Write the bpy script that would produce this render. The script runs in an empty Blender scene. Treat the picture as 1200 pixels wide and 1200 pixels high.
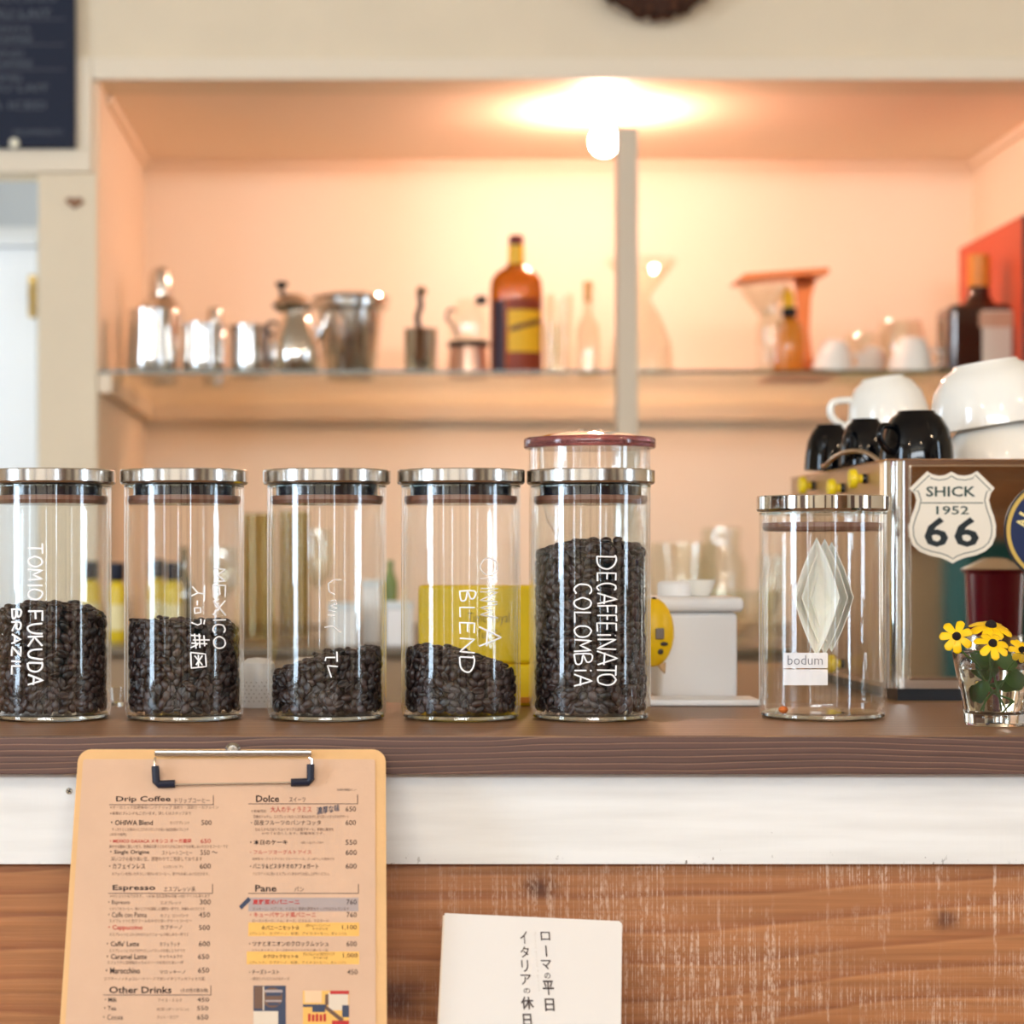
import bpy, bmesh, math, random
import numpy as np
from mathutils import Vector, Matrix
random.seed(7); rng = np.random.default_rng(7)
PI = math.pi
sc = bpy.context.scene

# ------------------------------------------------------------------ camera, world, exposure
ZC = 1.1836            # eye height of the lens
F = 2500.0             # focal length in pixels of the 1200 px frame
CX, CY = 440.0, 655.0  # principal point
cam_d = bpy.data.cameras.new('camera'); cam = bpy.data.objects.new('camera', cam_d)
sc.collection.objects.link(cam); sc.camera = cam
cam.location = (0, 0, ZC); cam.rotation_euler = (PI/2, 0, 0)
cam_d.sensor_width = 36; cam_d.lens = F/1200*36
cam_d.shift_x = (600-CX)/1200; cam_d.shift_y = (CY-600)/1200
cam_d.dof.use_dof = True; cam_d.dof.focus_distance = 1.72; cam_d.dof.aperture_fstop = 5.4
cam_d.clip_start = 0.05
vs = sc.view_settings
vs.view_transform = 'Standard'; vs.look = 'None'; vs.gamma = 1; vs.exposure = 0.62; vs.use_curve_mapping = False
sc.cycles.transparent_max_bounces = 40
sc.cycles.max_bounces = 10; sc.cycles.transmission_bounces = 10; sc.cycles.glossy_bounces = 6
sc.cycles.sample_clamp_indirect = 6
w = bpy.data.worlds.new('world'); sc.world = w; w.use_nodes = True
w.node_tree.nodes['Background'].inputs[0].default_value = (0.75, 0.86, 1, 1)
w.node_tree.nodes['Background'].inputs[1].default_value = 1.0

def area(name, loc, direction, sx, sy, power, col):
    d = bpy.data.lights.new(name, 'AREA'); d.shape = 'RECTANGLE'; d.size = sx; d.size_y = sy
    d.energy = power; d.color = col
    o = bpy.data.objects.new(name, d); sc.collection.objects.link(o); o.location = loc
    o.rotation_euler = Vector(direction).to_track_quat('-Z', 'Y').to_euler(); return o
def bulb_light(name, loc, power, col, r):
    d = bpy.data.lights.new(name, 'POINT'); d.energy = power; d.color = col; d.shadow_soft_size = r
    o = bpy.data.objects.new(name, d); sc.collection.objects.link(o); o.location = loc; return o
DAY = (0.62, 0.80, 1.0); WARM = (1.0, 0.60, 0.30)
# daylight through the cafe's windows: two in the left wall, one in the rear wall, one in the right wall
area('window_daylight', (-2.97, 0.30, 1.62), (1, 0, 0), 0.72, 1.50, 46, DAY)
area('window_daylight', (-2.97, -2.35, 1.62), (1, 0, 0), 0.30, 1.50, 9, DAY)
area('window_daylight', (1.31, -2.97, 1.62), (0, 1, 0), 0.22, 1.50, 7, DAY)
area('window_daylight', (3.17, 0.55, 1.62), (-1, 0, 0), 0.36, 1.50, 17, DAY)
# added fill daylight, shaped as a band of high windows in the rear wall
area('window_daylight', (-.6, -2.97, 2.27), (0, 1, -.1), 3.56, 0.42, 78, (.86, .93, 1.0))
# daylight of the back room beyond the opening at the left
area('window_daylight', (-1.45, 3.75, 1.7), (0.9, 0.25, -0.1), 0.5, 0.9, 5, (0.75, 0.87, 1.0))

# ------------------------------------------------------------------ helpers
def P(px, py, D): return Vector(((px-CX)/F*D, D, ZC+(CY-py)/F*D))
def X(px, D): return (px-CX)/F*D
def Z(py, D): return ZC+(CY-py)/F*D

def tag(o, label=None, cat=None, group=None, kind=None):
    if label: o['label'] = label
    if cat: o['category'] = cat
    if group: o['group'] = group
    if kind: o['kind'] = kind
    return o
def empty(name, loc, label, cat, group=None):
    o = bpy.data.objects.new(name, None); sc.collection.objects.link(o); o.location = loc
    o.empty_display_size = 0.02
    return tag(o, label, cat, group)
def link(name, me, mat, parent=None, smooth=35):
    """world-space mesh linked as one object; under a parent it keeps its world place"""
    if mat is not None:
        for m in (mat if isinstance(mat, (list, tuple)) else [mat]): me.materials.append(m)
    if smooth:
        me.shade_smooth()
        if smooth < 180: me.set_sharp_from_angle(angle=math.radians(smooth))
    o = bpy.data.objects.new(name, me); sc.collection.objects.link(o)
    if parent is not None:
        o.parent = parent
        if parent.type == 'EMPTY': o.matrix_parent_inverse = Matrix.Translation(-Vector(parent.location))
    return o
def obj(name, bm, mat, parent=None, smooth=35):
    me = bpy.data.meshes.new(name); bmesh.ops.recalc_face_normals(bm, faces=bm.faces)
    bm.to_mesh(me); bm.free(); o = link(name, me, mat, parent, smooth)
    if smooth and len(me.vertices) < 160:      # keeps the broad faces of bevelled boxes flat
        m = o.modifiers.new('weighted_normal', 'WEIGHTED_NORMAL'); m.keep_sharp = True
    return o
def struct(name, bm, mat, smooth=35): return tag(obj(name, bm, mat, None, smooth), kind='structure')

def box(bm, x0, x1, y0, y1, z0, z1, bev=0, seg=2, M=None):
    r = bmesh.ops.create_cube(bm, size=1.0)
    vv = r['verts']
    for v in vv:
        v.co = Vector((x0+(v.co.x+.5)*(x1-x0), y0+(v.co.y+.5)*(y1-y0), z0+(v.co.z+.5)*(z1-z0)))
    if bev:
        ee = list({e for v in vv for e in v.link_edges})
        r = bmesh.ops.bevel(bm, geom=ee, offset=bev, segments=seg, affect='EDGES', profile=0.5)
        vv = list({v for v in r['verts']} | {v for v in vv if v.is_valid})
    if M is not None:
        for v in vv: v.co = M @ v.co
    return vv
def B(*a, **k): bm = bmesh.new(); box(bm, *a, **k); return bm
def lathe(bm, c, prof, seg=64, closed=False, M=None, sx=1, sy=1, a0=0, a1=2*PI):
    """prof: list of (r, z); c: centre (x,y,z0)"""
    full = abs(a1-a0-2*PI) < 1e-6; n = seg if full else seg+1
    rings = []
    for r, z in prof:
        if r < 1e-6: rings.append([bm.verts.new((c[0], c[1], c[2]+z))]); continue
        rings.append([bm.verts.new((c[0]+sx*r*math.cos(a0+(a1-a0)*i/seg), c[1]+sy*r*math.sin(a0+(a1-a0)*i/seg), c[2]+z)) for i in range(n)])
    pairs = list(zip(rings[:-1], rings[1:]))
    if closed: pairs.append((rings[-1], rings[0]))
    for A, Bq in pairs:
        m = seg
        for i in range(m):
            j = (i+1) % n
            if len(A) == 1 and len(Bq) == 1: continue
            try:
                if len(A) == 1: bm.faces.new((A[0], Bq[j], Bq[i]))
                elif len(Bq) == 1: bm.faces.new((A[i], A[j], Bq[0]))
                else: bm.faces.new((A[i], A[j], Bq[j], Bq[i]))
            except ValueError: pass
    vv = [v for r in rings for v in r]
    if M is not None:
        for v in vv: v.co = M @ v.co
    return vv
def L(*a, **k): bm = bmesh.new(); lathe(bm, *a, **k); return bm
def tube(bm, pts, r, seg=8, closed=False, cap=True, flat=None):
    pts = [Vector(p) for p in pts]; n = len(pts); rings = []
    up = Vector((0, 0, 1)); prev = None
    for i, p in enumerate(pts):
        if closed: t = pts[(i+1) % n]-pts[i-1]
        else: t = pts[min(i+1, n-1)]-pts[max(i-1, 0)]
        if t.length < 1e-9: t = Vector((1, 0, 0))
        t.normalize()
        if prev is None:
            a = up if abs(t.z) < .9 else Vector((1, 0, 0)); u = t.cross(a).normalized()
        else:
            u = (prev-t*prev.dot(t));
            u = u.normalized() if u.length > 1e-6 else t.cross(up).normalized()
        prev = u; v = t.cross(u)
        rr = r[i] if isinstance(r, (list, tuple)) else r
        rings.append([bm.verts.new(p+rr*(math.cos(2*PI*k/seg)*u+math.sin(2*PI*k/seg)*v)) for k in range(seg)])
    pr = list(zip(rings[:-1], rings[1:]))
    if closed: pr.append((rings[-1], rings[0]))
    for A, Bq in pr:
        for k in range(seg): bm.faces.new((A[k], A[(k+1) % seg], Bq[(k+1) % seg], Bq[k]))
    if cap and not closed:
        bm.faces.new(rings[0]); bm.faces.new(rings[-1][::-1])
def T(pts, r, **k): bm = bmesh.new(); tube(bm, pts, r, **k); return bm
def smooth_path(pts, n=8):
    pts = [Vector(p) for p in pts]; out = []
    for i in range(len(pts)-1):
        p0 = pts[max(i-1, 0)]; p1 = pts[i]; p2 = pts[i+1]; p3 = pts[min(i+2, len(pts)-1)]
        for k in range(n):
            t = k/n
            out.append(0.5*((2*p1)+(p2-p0)*t+(2*p0-5*p1+4*p2-p3)*t*t+(-p0+3*p1-3*p2+p3)*t**3))
    out.append(pts[-1]); return out
def prism(bm, pts, vec):
    """pts: planar outline (world), extruded by vec"""
    a = [bm.verts.new(p) for p in pts]; b = [bm.verts.new(Vector(p)+Vector(vec)) for p in pts]
    n = len(a); bm.faces.new(a); bm.faces.new(b[::-1])
    for i in range(n): bm.faces.new((a[i], b[i], b[(i+1) % n], a[(i+1) % n]))
def rounded(w, h, r, n=6, x0=0, y0=0):
    out = []
    for cx, cy, a in ((w-r, h-r, 0), (r, h-r, 90), (r, r, 180), (w-r, r, 270)):
        for i in range(n+1):
            t = math.radians(a+90*i/n); out.append((x0+cx+r*math.cos(t), y0+cy+r*math.sin(t)))
    return out

# ------------------------------------------------------------------ materials
MATS = {}
def nt(name):
    m = bpy.data.materials.new(name); m.use_nodes = True; t = m.node_tree; return m, t, t.nodes, t.links, t.nodes['Principled BSDF']
def srgb(c):
    f = lambda v: v/12.92 if v <= .04045 else ((v+.055)/1.055)**2.4
    return tuple(f(v/255) for v in c)+(1,)
def mat(name, col, rough=.5, metal=0, spec=.5, bump=0, bscale=80, var=0, emit=None, estr=0, coat=0, trans=0, ior=1.45, sub=0):
    if name in MATS: return MATS[name]
    m, t, N, Lk, b = nt(name)
    b.inputs['Base Color'].default_value = srgb(col); b.inputs['Roughness'].default_value = rough
    b.inputs['Metallic'].default_value = metal; b.inputs['Specular IOR Level'].default_value = spec
    b.inputs['Coat Weight'].default_value = coat; b.inputs['Transmission Weight'].default_value = trans; b.inputs['IOR'].default_value = ior
    if sub: b.inputs['Subsurface Weight'].default_value = sub; b.inputs['Subsurface Scale'].default_value = .01
    if emit: b.inputs['Emission Color'].default_value = srgb(emit); b.inputs['Emission Strength'].default_value = estr
    if bump or var:
        tc = N.new('ShaderNodeTexCoord'); ns = N.new('ShaderNodeTexNoise'); ns.inputs['Scale'].default_value = bscale; ns.inputs['Detail'].default_value = 5
        Lk.new(tc.outputs['Object'], ns.inputs['Vector'])
        if bump:
            bp = N.new('ShaderNodeBump'); bp.inputs['Strength'].default_value = bump; bp.inputs['Distance'].default_value = .002
            Lk.new(ns.outputs['Fac'], bp.inputs['Height']); Lk.new(bp.outputs[0], b.inputs['Normal'])
        if var:
            n2 = N.new('ShaderNodeTexNoise'); n2.inputs['Scale'].default_value = bscale*.15; n2.inputs['Detail'].default_value = 4
            Lk.new(tc.outputs['Object'], n2.inputs['Vector'])
            r = N.new('ShaderNodeValToRGB'); c = srgb(col)
            r.color_ramp.elements[0].position = .3; r.color_ramp.elements[1].position = .7
            r.color_ramp.elements[0].color = tuple(v*(1-var) for v in c[:3])+(1,)
            r.color_ramp.elements[1].color = tuple(min(1, v*(1+var*.5)) for v in c[:3])+(1,)
            Lk.new(n2.outputs['Fac'], r.inputs[0]); Lk.new(r.outputs[0], b.inputs['Base Color'])
    MATS[name] = m; return m
def thin_glass(name, tint=(1, 1, 1), gain=1.0, f0=.045, rough=0.0):
    """thin-walled clear glass: passes light straight, mirrors more towards grazing"""
    if name in MATS: return MATS[name]
    m, t, N, Lk, b = nt(name); N.remove(b)
    out = N['Material Output']; tr = N.new('ShaderNodeBsdfTransparent'); gl = N.new('ShaderNodeBsdfGlossy'); mx = N.new('ShaderNodeMixShader')
    tr.inputs[0].default_value = tuple(tint)+(1,); gl.inputs['Roughness'].default_value = rough; gl.inputs[0].default_value = (1, 1, 1, 1)
    lw = N.new('ShaderNodeLayerWeight'); lw.inputs['Blend'].default_value = .5   # facing = 1-|cos|
    pw = N.new('ShaderNodeMath'); pw.operation = 'POWER'; pw.inputs[1].default_value = 4.2
    ml = N.new('ShaderNodeMath'); ml.operation = 'MULTIPLY_ADD'; ml.inputs[1].default_value = .85*gain; ml.inputs[2].default_value = f0*gain; ml.use_clamp = True
    Lk.new(lw.outputs['Facing'], pw.inputs[0]); Lk.new(pw.outputs[0], ml.inputs[0]); Lk.new(ml.outputs[0], mx.inputs[0])
    Lk.new(tr.outputs[0], mx.inputs[1]); Lk.new(gl.outputs[0], mx.inputs[2]); Lk.new(mx.outputs[0], out.inputs[0])
    MATS[name] = m; return m

def wood(name, base, dark, light, axis='X', ring=14, rough=.55, stretch=.06, fine=True, knots=None, saw=0, bump=.25, bands=0, lines=None):
    """grain runs along X; optional whitish saw marks across it"""
    m, t, N, Lk, b = nt(name)
    tc = N.new('ShaderNodeTexCoord'); mp = N.new('ShaderNodeMapping'); Lk.new(tc.outputs['Object'], mp.inputs[0])
    mp.inputs['Scale'].default_value = (stretch, 1, 1)
    n1 = N.new('ShaderNodeTexNoise'); n1.inputs['Scale'].default_value = ring; n1.inputs['Detail'].default_value = 3; n1.inputs['Roughness'].default_value = .5
    Lk.new(mp.outputs[0], n1.inputs['Vector'])
    mm = N.new('ShaderNodeMath'); mm.operation = 'MULTIPLY'; mm.inputs[1].default_value = bands or 9
    Lk.new(n1.outputs['Fac'], mm.inputs[0])
    if lines:
        sz_ = N.new('ShaderNodeSeparateXYZ'); Lk.new(tc.outputs['Object'], sz_.inputs[0]); mm.inputs[1].default_value = lines[1]
        zz_ = N.new('ShaderNodeMath'); zz_.operation = 'MULTIPLY_ADD'; zz_.inputs[1].default_value = lines[0]
        Lk.new(sz_.outputs[lines[2]], zz_.inputs[0]); Lk.new(mm.outputs[0], zz_.inputs[2]); mm = zz_
    fr = N.new('ShaderNodeMath'); fr.operation = 'FRACT'; Lk.new(mm.outputs[0], fr.inputs[0])
    cr = N.new('ShaderNodeValToRGB'); e = cr.color_ramp.elements
    e[0].position = 0; e[0].color = srgb(dark); e[1].position = 1; e[1].color = srgb(dark)
    a = cr.color_ramp.elements.new(.35); a.color = srgb(base); a = cr.color_ramp.elements.new(.78); a.color = srgb(base)
    a = cr.color_ramp.elements.new(.90); a.color = srgb(light)
    Lk.new(fr.outputs[0], cr.inputs[0])
    # fine fibres
    mp2 = N.new('ShaderNodeMapping'); mp2.inputs['Scale'].default_value = (6, 260, 260); Lk.new(tc.outputs['Object'], mp2.inputs[0])
    n2 = N.new('ShaderNodeTexNoise'); n2.inputs['Scale'].default_value = 1; n2.inputs['Detail'].default_value = 4; Lk.new(mp2.outputs[0], n2.inputs['Vector'])
    mix = N.new('ShaderNodeMix'); mix.data_type = 'RGBA'; mix.blend_type = 'MULTIPLY'; mix.inputs['Factor'].default_value = .45
    r2 = N.new('ShaderNodeValToRGB'); r2.color_ramp.elements[0].position = .3; r2.color_ramp.elements[0].color = (.45, .42, .4, 1); r2.color_ramp.elements[1].position = .65
    Lk.new(n2.outputs['Fac'], r2.inputs[0]); Lk.new(cr.outputs[0], mix.inputs['A']); Lk.new(r2.outputs[0], mix.inputs['B'])
    col = mix.outputs['Result']
    for (kx, kz, kr) in (knots or []):
        vm = N.new('ShaderNodeVectorMath'); vm.operation = 'DISTANCE'
        mk = N.new('ShaderNodeMapping'); mk.inputs['Scale'].default_value = (.75, 0, 1.0); Lk.new(tc.outputs['Object'], mk.inputs[0])
        nn = N.new('ShaderNodeTexNoise'); nn.inputs['Scale'].default_value = 90; Lk.new(tc.outputs['Object'], nn.inputs['Vector'])
        ad = N.new('ShaderNodeVectorMath'); ad.operation = 'MULTIPLY_ADD'; ad.inputs[1].default_value = (.008, 0, .008)
        Lk.new(nn.outputs['Color'], ad.inputs[0]); Lk.new(mk.outputs[0], ad.inputs[2])
        Lk.new(ad.outputs[0], vm.inputs[0]); vm.inputs[1].default_value = (kx*.75+.004, 0, kz+.004)
        kr_ = N.new('ShaderNodeValToRGB'); kr_.color_ramp.elements[0].position = kr*.35; kr_.color_ramp.elements[0].color = (.16, .07, .04, 1)
        kr_.color_ramp.elements[1].position = kr*1.6; kr_.color_ramp.elements[1].color = (1, 1, 1, 1)
        Lk.new(vm.outputs['Value'], kr_.inputs[0])
        mk2 = N.new('ShaderNodeMix'); mk2.data_type = 'RGBA'; mk2.blend_type = 'MULTIPLY'; mk2.inputs['Factor'].default_value = .85
        Lk.new(col, mk2.inputs['A']); Lk.new(kr_.outputs[0], mk2.inputs['B']); col = mk2.outputs['Result']
    if saw:
        # whitish residue caught in the saw marks that run up the board
        def noise(scale, sx, sz, det=4):
            q = N.new('ShaderNodeMapping'); q.inputs['Scale'].default_value = (sx, 1, sz); Lk.new(tc.outputs['Object'], q.inputs[0])
            k = N.new('ShaderNodeTexNoise'); k.inputs['Scale'].default_value = scale; k.inputs['Detail'].default_value = det; Lk.new(q.outputs[0], k.inputs['Vector']); return k.outputs['Fac']
        def ramp(v, a_, b_):
            q = N.new('ShaderNodeMapRange'); q.inputs[1].default_value = a_; q.inputs[2].default_value = b_; Lk.new(v, q.inputs[0]); return q.outputs[0]
        def mul(u, v, op='MULTIPLY'):
            q = N.new('ShaderNodeMath'); q.operation = op; q.use_clamp = True
            Lk.new(u, q.inputs[0]); Lk.new(v, q.inputs[1]); return q.outputs[0]
        lines = ramp(noise(1, 800, 16, 2), .47, .63)
        pore = ramp(noise(1, 500, 260, 3), .36, .62)
        patch = ramp(noise(1, 8, 34, 3), .36, .58)
        # gradient: more residue towards the right of the board
        sp = N.new('ShaderNodeSeparateXYZ'); Lk.new(tc.outputs['Object'], sp.inputs[0])
        g = ramp(sp.outputs['X'], -.04, .22)
        a1 = mul(mul(lines, pore), mul(patch, g))
        # regular strong lines every ~48 mm
        w1 = N.new('ShaderNodeMath'); w1.operation = 'MULTIPLY'; w1.inputs[1].default_value = 2*PI/.0425
        nz = noise(1, 3, 12, 2); ws = N.new('ShaderNodeMath'); ws.operation = 'MULTIPLY_ADD'; ws.inputs[1].default_value = .006
        Lk.new(nz, ws.inputs[0]); Lk.new(sp.outputs['X'], ws.inputs[2]); Lk.new(ws.outputs[0], w1.inputs[0])
        sn = N.new('ShaderNodeMath'); sn.operation = 'SINE'; Lk.new(w1.outputs[0], sn.inputs[0])
        strong = mul(mul(mul(ramp(sn.outputs[0], .975, .998), ramp(noise(1, 300, 150, 3), .40, .62)), g), ramp(noise(1, 14, 9, 2), .36, .6))
        tot = mul(a1, strong, 'ADD')
        sc_ = N.new('ShaderNodeMath'); sc_.operation = 'MULTIPLY'; sc_.inputs[1].default_value = saw; Lk.new(tot, sc_.inputs[0])
        mw = N.new('ShaderNodeMix'); mw.data_type = 'RGBA'; mw.inputs['B'].default_value = srgb((226, 196, 172)); Lk.new(sc_.outputs[0], mw.inputs['Factor']); Lk.new(col, mw.inputs['A']); col = mw.outputs['Result']
    Lk.new(col, b.inputs['Base Color']); b.inputs['Roughness'].default_value = rough
    bp = N.new('ShaderNodeBump'); bp.inputs['Strength'].default_value = bump; bp.inputs['Distance'].default_value = .001
    Lk.new(n2.outputs['Fac'], bp.inputs['Height']); Lk.new(bp.outputs[0], b.inputs['Normal'])
    return m

M_cream = mat('cream_paint', (236, 221, 194), .6, bump=.15, bscale=60, var=.03)
M_trim = mat('trim_paint', (240, 227, 204), .5, bump=.1)
M_niche = mat('niche_paint', (248, 229, 204), .65, bump=.1, bscale=50)
M_steel = mat('steel', (214, 212, 208), .16, 1)
M_lid = mat('brushed_steel', (214, 209, 202), .17, 1)
M_chrome = mat('chrome', (226, 224, 220), .07, 1)
M_black = mat('black_plastic', (14, 14, 18), .3)
M_plug = mat('stopper_black', (12, 16, 30), .22, coat=.4)
M_silic = mat('silicone_brown', (124, 86, 68), .4, sub=.2)
M_white = mat('white_porcelain', (242, 240, 232), .12, coat=.5)
M_whitep = mat('white_plastic', (236, 234, 232), .35)
M_cupblk = mat('black_glaze', (5, 6, 10), .06, spec=.35)
M_glass = thin_glass('jar_glass', (.985, .99, .985), .9)
M_glass2 = thin_glass('far_glass', (.95, .96, .93), 1.3, .06)
M_shelfglass = thin_glass('shelf_glass', (.95, .97, .92), .55, .05)
M_rim = mat('glass_rim', (240, 244, 240), .02, trans=1, ior=1.45)
M_ink = mat('marker_white', (250, 250, 250), .4, emit=(255, 255, 255), estr=0.0)
M_inkfaint = thin_glass('marker_faint', (1, 1, 1), 1)
def faint(name, a):
    m, t, N, Lk, b = nt(name); b.inputs['Base Color'].default_value = (1, .97, .95, 1); b.inputs['Alpha'].default_value = a; b.inputs['Roughness'].default_value = .6; return m
M_inkfaint = faint('marker_faint_white', .38)
M_print = mat('print_dark', (58, 42, 38), .7)
M_printred = mat('print_red', (186, 44, 40), .7)
M_printfine = mat('print_fine', (112, 84, 68), .8)
M_printblue = mat('print_blue', (60, 66, 86), .7)

# ------------------------------------------------------------------ the room
DF, DB = 3.5, 4.2            # front and back plane of the shelf niche
XL, XR = X(115, DF), 1.176   # side walls of the niche
ZCEIL = Z(95, DF)            # niche ceiling
ZBC = ZC-.126                # back counter top
ROOM = (-3.0, 3.2, -3.0, 2.7)
M_floor = wood('floor_wood', (134, 96, 66), (96, 64, 42), (160, 120, 84), ring=6, rough=.45)
struct('floor', B(-3.1, 3.3, -3.1, 5.2, -.05, 0), M_floor)
struct('ceiling', B(-3.1, 3.3, -3.1, DF+.1, 2.6, 2.65), M_cream)
# left wall with its window opening, rear wall, right wall
def wall_with_hole(name, along, pos, a0, a1, holes, mt, thick=.1, sign=-1):
    bm = bmesh.new(); edges = sorted(holes)
    def put(u0, u1, z0, z1):
        if u1-u0 < 1e-4: return
        p0, p1 = sorted((pos, pos+sign*thick))
        if along == 'y': box(bm, p0, p1, u0, u1, z0, z1)
        else: box(bm, u0, u1, p0, p1, z0, z1)
    cur = a0
    for (h0, h1, z0, z1) in edges:
        put(cur, h0, 0, 2.6); put(h0, h1, 0, z0); put(h0, h1, z1, 2.6); cur = h1
    put(cur, a1, 0, 2.6); return struct(name, bm, mt)
M_wallwood = wood('wall_boards', (176, 122, 78), (128, 82, 48), (206, 156, 108), ring=10, rough=.5)
wall_with_hole('wall_left', 'y', -3.0, -3.1, DF+.1, [(-2.5, -2.2, .87, 2.37), (-.06, .66, .87, 2.37)], M_cream)
wall_with_hole('wall_right', 'y', 3.2, -3.1, DF+.1, [(.37, .73, .87, 2.37)], M_cream, sign=1)
wall_with_hole('wall_rear', 'x', -3.0, -3.1, 3.3, [(-2.4, 1.19, 2.06, 2.48), (1.2, 1.42, .87, 2.37)], M_cream)
def window(n, along, pos, u0, u1, z0, z1, bars):
    bm = bmesh.new(); t = .02; f = .03
    def put(a, b, c, d):
        if along == 'y': box(bm, pos-t, pos+t, a, b, c, d, .003)
        else: box(bm, a, b, pos-t, pos+t, c, d, .003)
    put(u0, u1, z0, z0+f); put(u0, u1, z1-f, z1); put(u0, u0+f, z0, z1); put(u1-f, u1, z0, z1)
    for q in bars: put(q-.015, q+.015, z0, z1)
    struct('window_%d' % n, bm, M_trim)
window(1, 'y', -2.93, -.06, .66, .87, 2.37, [])
window(2, 'y', -2.93, -2.5, -2.2, .87, 2.37, [])
window(3, 'x', -2.93, 1.2, 1.42, .87, 2.37, [])
window(4, 'y', 3.13, .37, .73, .87, 2.37, [])
window(5, 'x', -2.93, -2.4, 1.19, 2.06, 2.48, [-1.7, -1.0, -.3, .4])  # unseen high window band, put in to frame the added fill daylight
# wainscot of boards on the rear wall (the chrome of the espresso machine mirrors it)
wn = bmesh.new()
for k in range(9): box(wn, 1.48, 3.15, -2.99, -2.975, 1.22+.13*k, 1.34+.13*k, .003)
struct('trim_9', wn, M_wallwood)
# unseen dark timber posts and door, added to band the lids' reflections
M_timber = wood('dark_timber', (92, 60, 42), (66, 42, 30), (120, 82, 58), ring=8, rough=.5)
for k, (x0, x1, y0, y1) in enumerate([(-2.995, -2.90, .9, 1.12), (-2.995, -2.90, -.45, -.25), (-2.995, -2.94, -1.9, -1.05), (-2.2, -1.9, -2.995, -2.93), (-.35, -.12, -2.995, -2.93), (.62, .84, -2.995, -2.93), (3.10, 3.195, .95, 1.2), (3.10, 3.195, -.3, .1), (3.13, 3.195, -1.9, -1.1)]):
    struct('trim_%d' % (10+k), B(x0, x1, y0, y1, .0, 2.04, bev=.004), M_timber)
teal = bmesh.new(); box(teal, 1.76, 3.1, -2.7, -2.4, .3, 1.25, .03)
tag(obj('bench_backrest', teal, mat('teal_cloth', (22, 92, 98), .8)), 'teal cloth bench back mirrored in the espresso machine', 'bench')

# front wall with the niche: header over it, niche shell, column, opening at the left
YO = 4.7
XC0, XC1 = X(45, DF), X(114, DF)     # column
struct('wall_header', B(-3.1, 3.3, DF, DF+.1, ZCEIL, 2.6), M_cream)
bm = B(XR, 3.3, DF, DF+.1, 0, ZCEIL); struct('wall_front_right', bm, M_cream)
bm = B(-3.1, -1.45, DF, DF+.1, 0, ZCEIL); struct('wall_front_left', bm, M_cream)
# trims of the header
bm = bmesh.new()
box(bm, X(108, DF)+.0005, 1.3, DF-.012, DF, ZCEIL, Z(69, DF), .002); struct('trim_1', bm, M_trim)
bm = B(-1.5, X(108, DF), DF-.012, DF, Z(203, DF), Z(176, DF), bev=.002); struct('trim_2', bm, M_trim)
bm = B(X(90, DF), X(108, DF), DF-.012, DF+.0, Z(176, DF), Z(69, DF), bev=.002); struct('trim_3', bm, M_trim)
bm = B(-1.5, X(108, DF), DF-.004, DF+.1, Z(200, DF), ZCEIL+.0, bev=0); struct('wall_header_left', bm, M_cream)
struct('wall_column', B(XC0, XC1, DF-.004, DB+.1, 0, Z(203, DF), bev=.003), M_cream)
struct('wall_niche_left', B(XL-.01, XL, DF+.005, DB, 0, ZCEIL), M_niche)
struct('wall_niche_right', B(XR, XR+.06, DF+.1, DB, 0, ZCEIL), M_niche)
struct('wall_back', B(XL-.06, XR+.06, DB, DB+.06, 0, ZCEIL+.03), M_niche)
struct('ceiling_niche', B(XL-.01, XR+.06, DF+.1, DB+.05, ZCEIL, ZCEIL+.04), M_niche)
# mouldings where the niche walls meet its ceiling
struct('trim_4', B(XL, XR, DB-.012, DB, ZCEIL-.016, ZCEIL, bev=.003), M_niche)
struct('trim_5', B(XL, XL+.012, DF+.1, DB, ZCEIL-.016, ZCEIL, bev=.003), M_niche)
struct('trim_6', B(XR-.012, XR, DF+.1, DB, ZCEIL-.016, ZCEIL, bev=.003), M_niche)
# back room beyond the opening, with a pale door
struct('wall_back_room', B(-1.9, XC0, YO, YO+.05, 0, 2.6), mat('pale_blue_paint', (214, 220, 226), .6))
struct('wall_back_room_left', B(-1.95, -1.9, DF, YO, 0, 2.6), M_cream)
struct('ceiling_back_room', B(-1.95, XC1, DF+.1, YO+.05, 2.35, 2.4), M_cream)
dm = mat('door_white', (228, 232, 236), .4)
door = struct('door_1', B(-1.5, X(47, 4.05), 4.02, 4.06, 0, Z(292, 4.05), bev=.004), dm)
tr7 = struct('trim_7', B(-1.5, X(47, 4.03), 4.0, 4.06, Z(292, 4.05), Z(270, 4.05), bev=.003), dm)
hb = bmesh.new(); box(hb, X(33, 3.98), X(43, 3.98), 3.975, 3.995, Z(372, 3.98), Z(322, 3.98), .004)
tube(hb, [P(37, 365, 3.98)+Vector((0, .04, 0)), P(37, 365, 3.96), P(35, 345, 3.945), P(37, 330, 3.96)], .004)
hd = obj('door_handle', hb, mat('brass', (190, 160, 96), .3, 1), door)

# wooden post standing on the back counter in front of the shelf
post = tag(obj('wooden_post', B(X(722, 3.46), X(746, 3.46), 3.44, 3.48, ZBC, Z(152, 3.46), bev=.002), mat('post_paint', (214, 200, 178), .6)),
    'tall grey-beige square post rising in front of the glass shelf', 'post')

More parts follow.
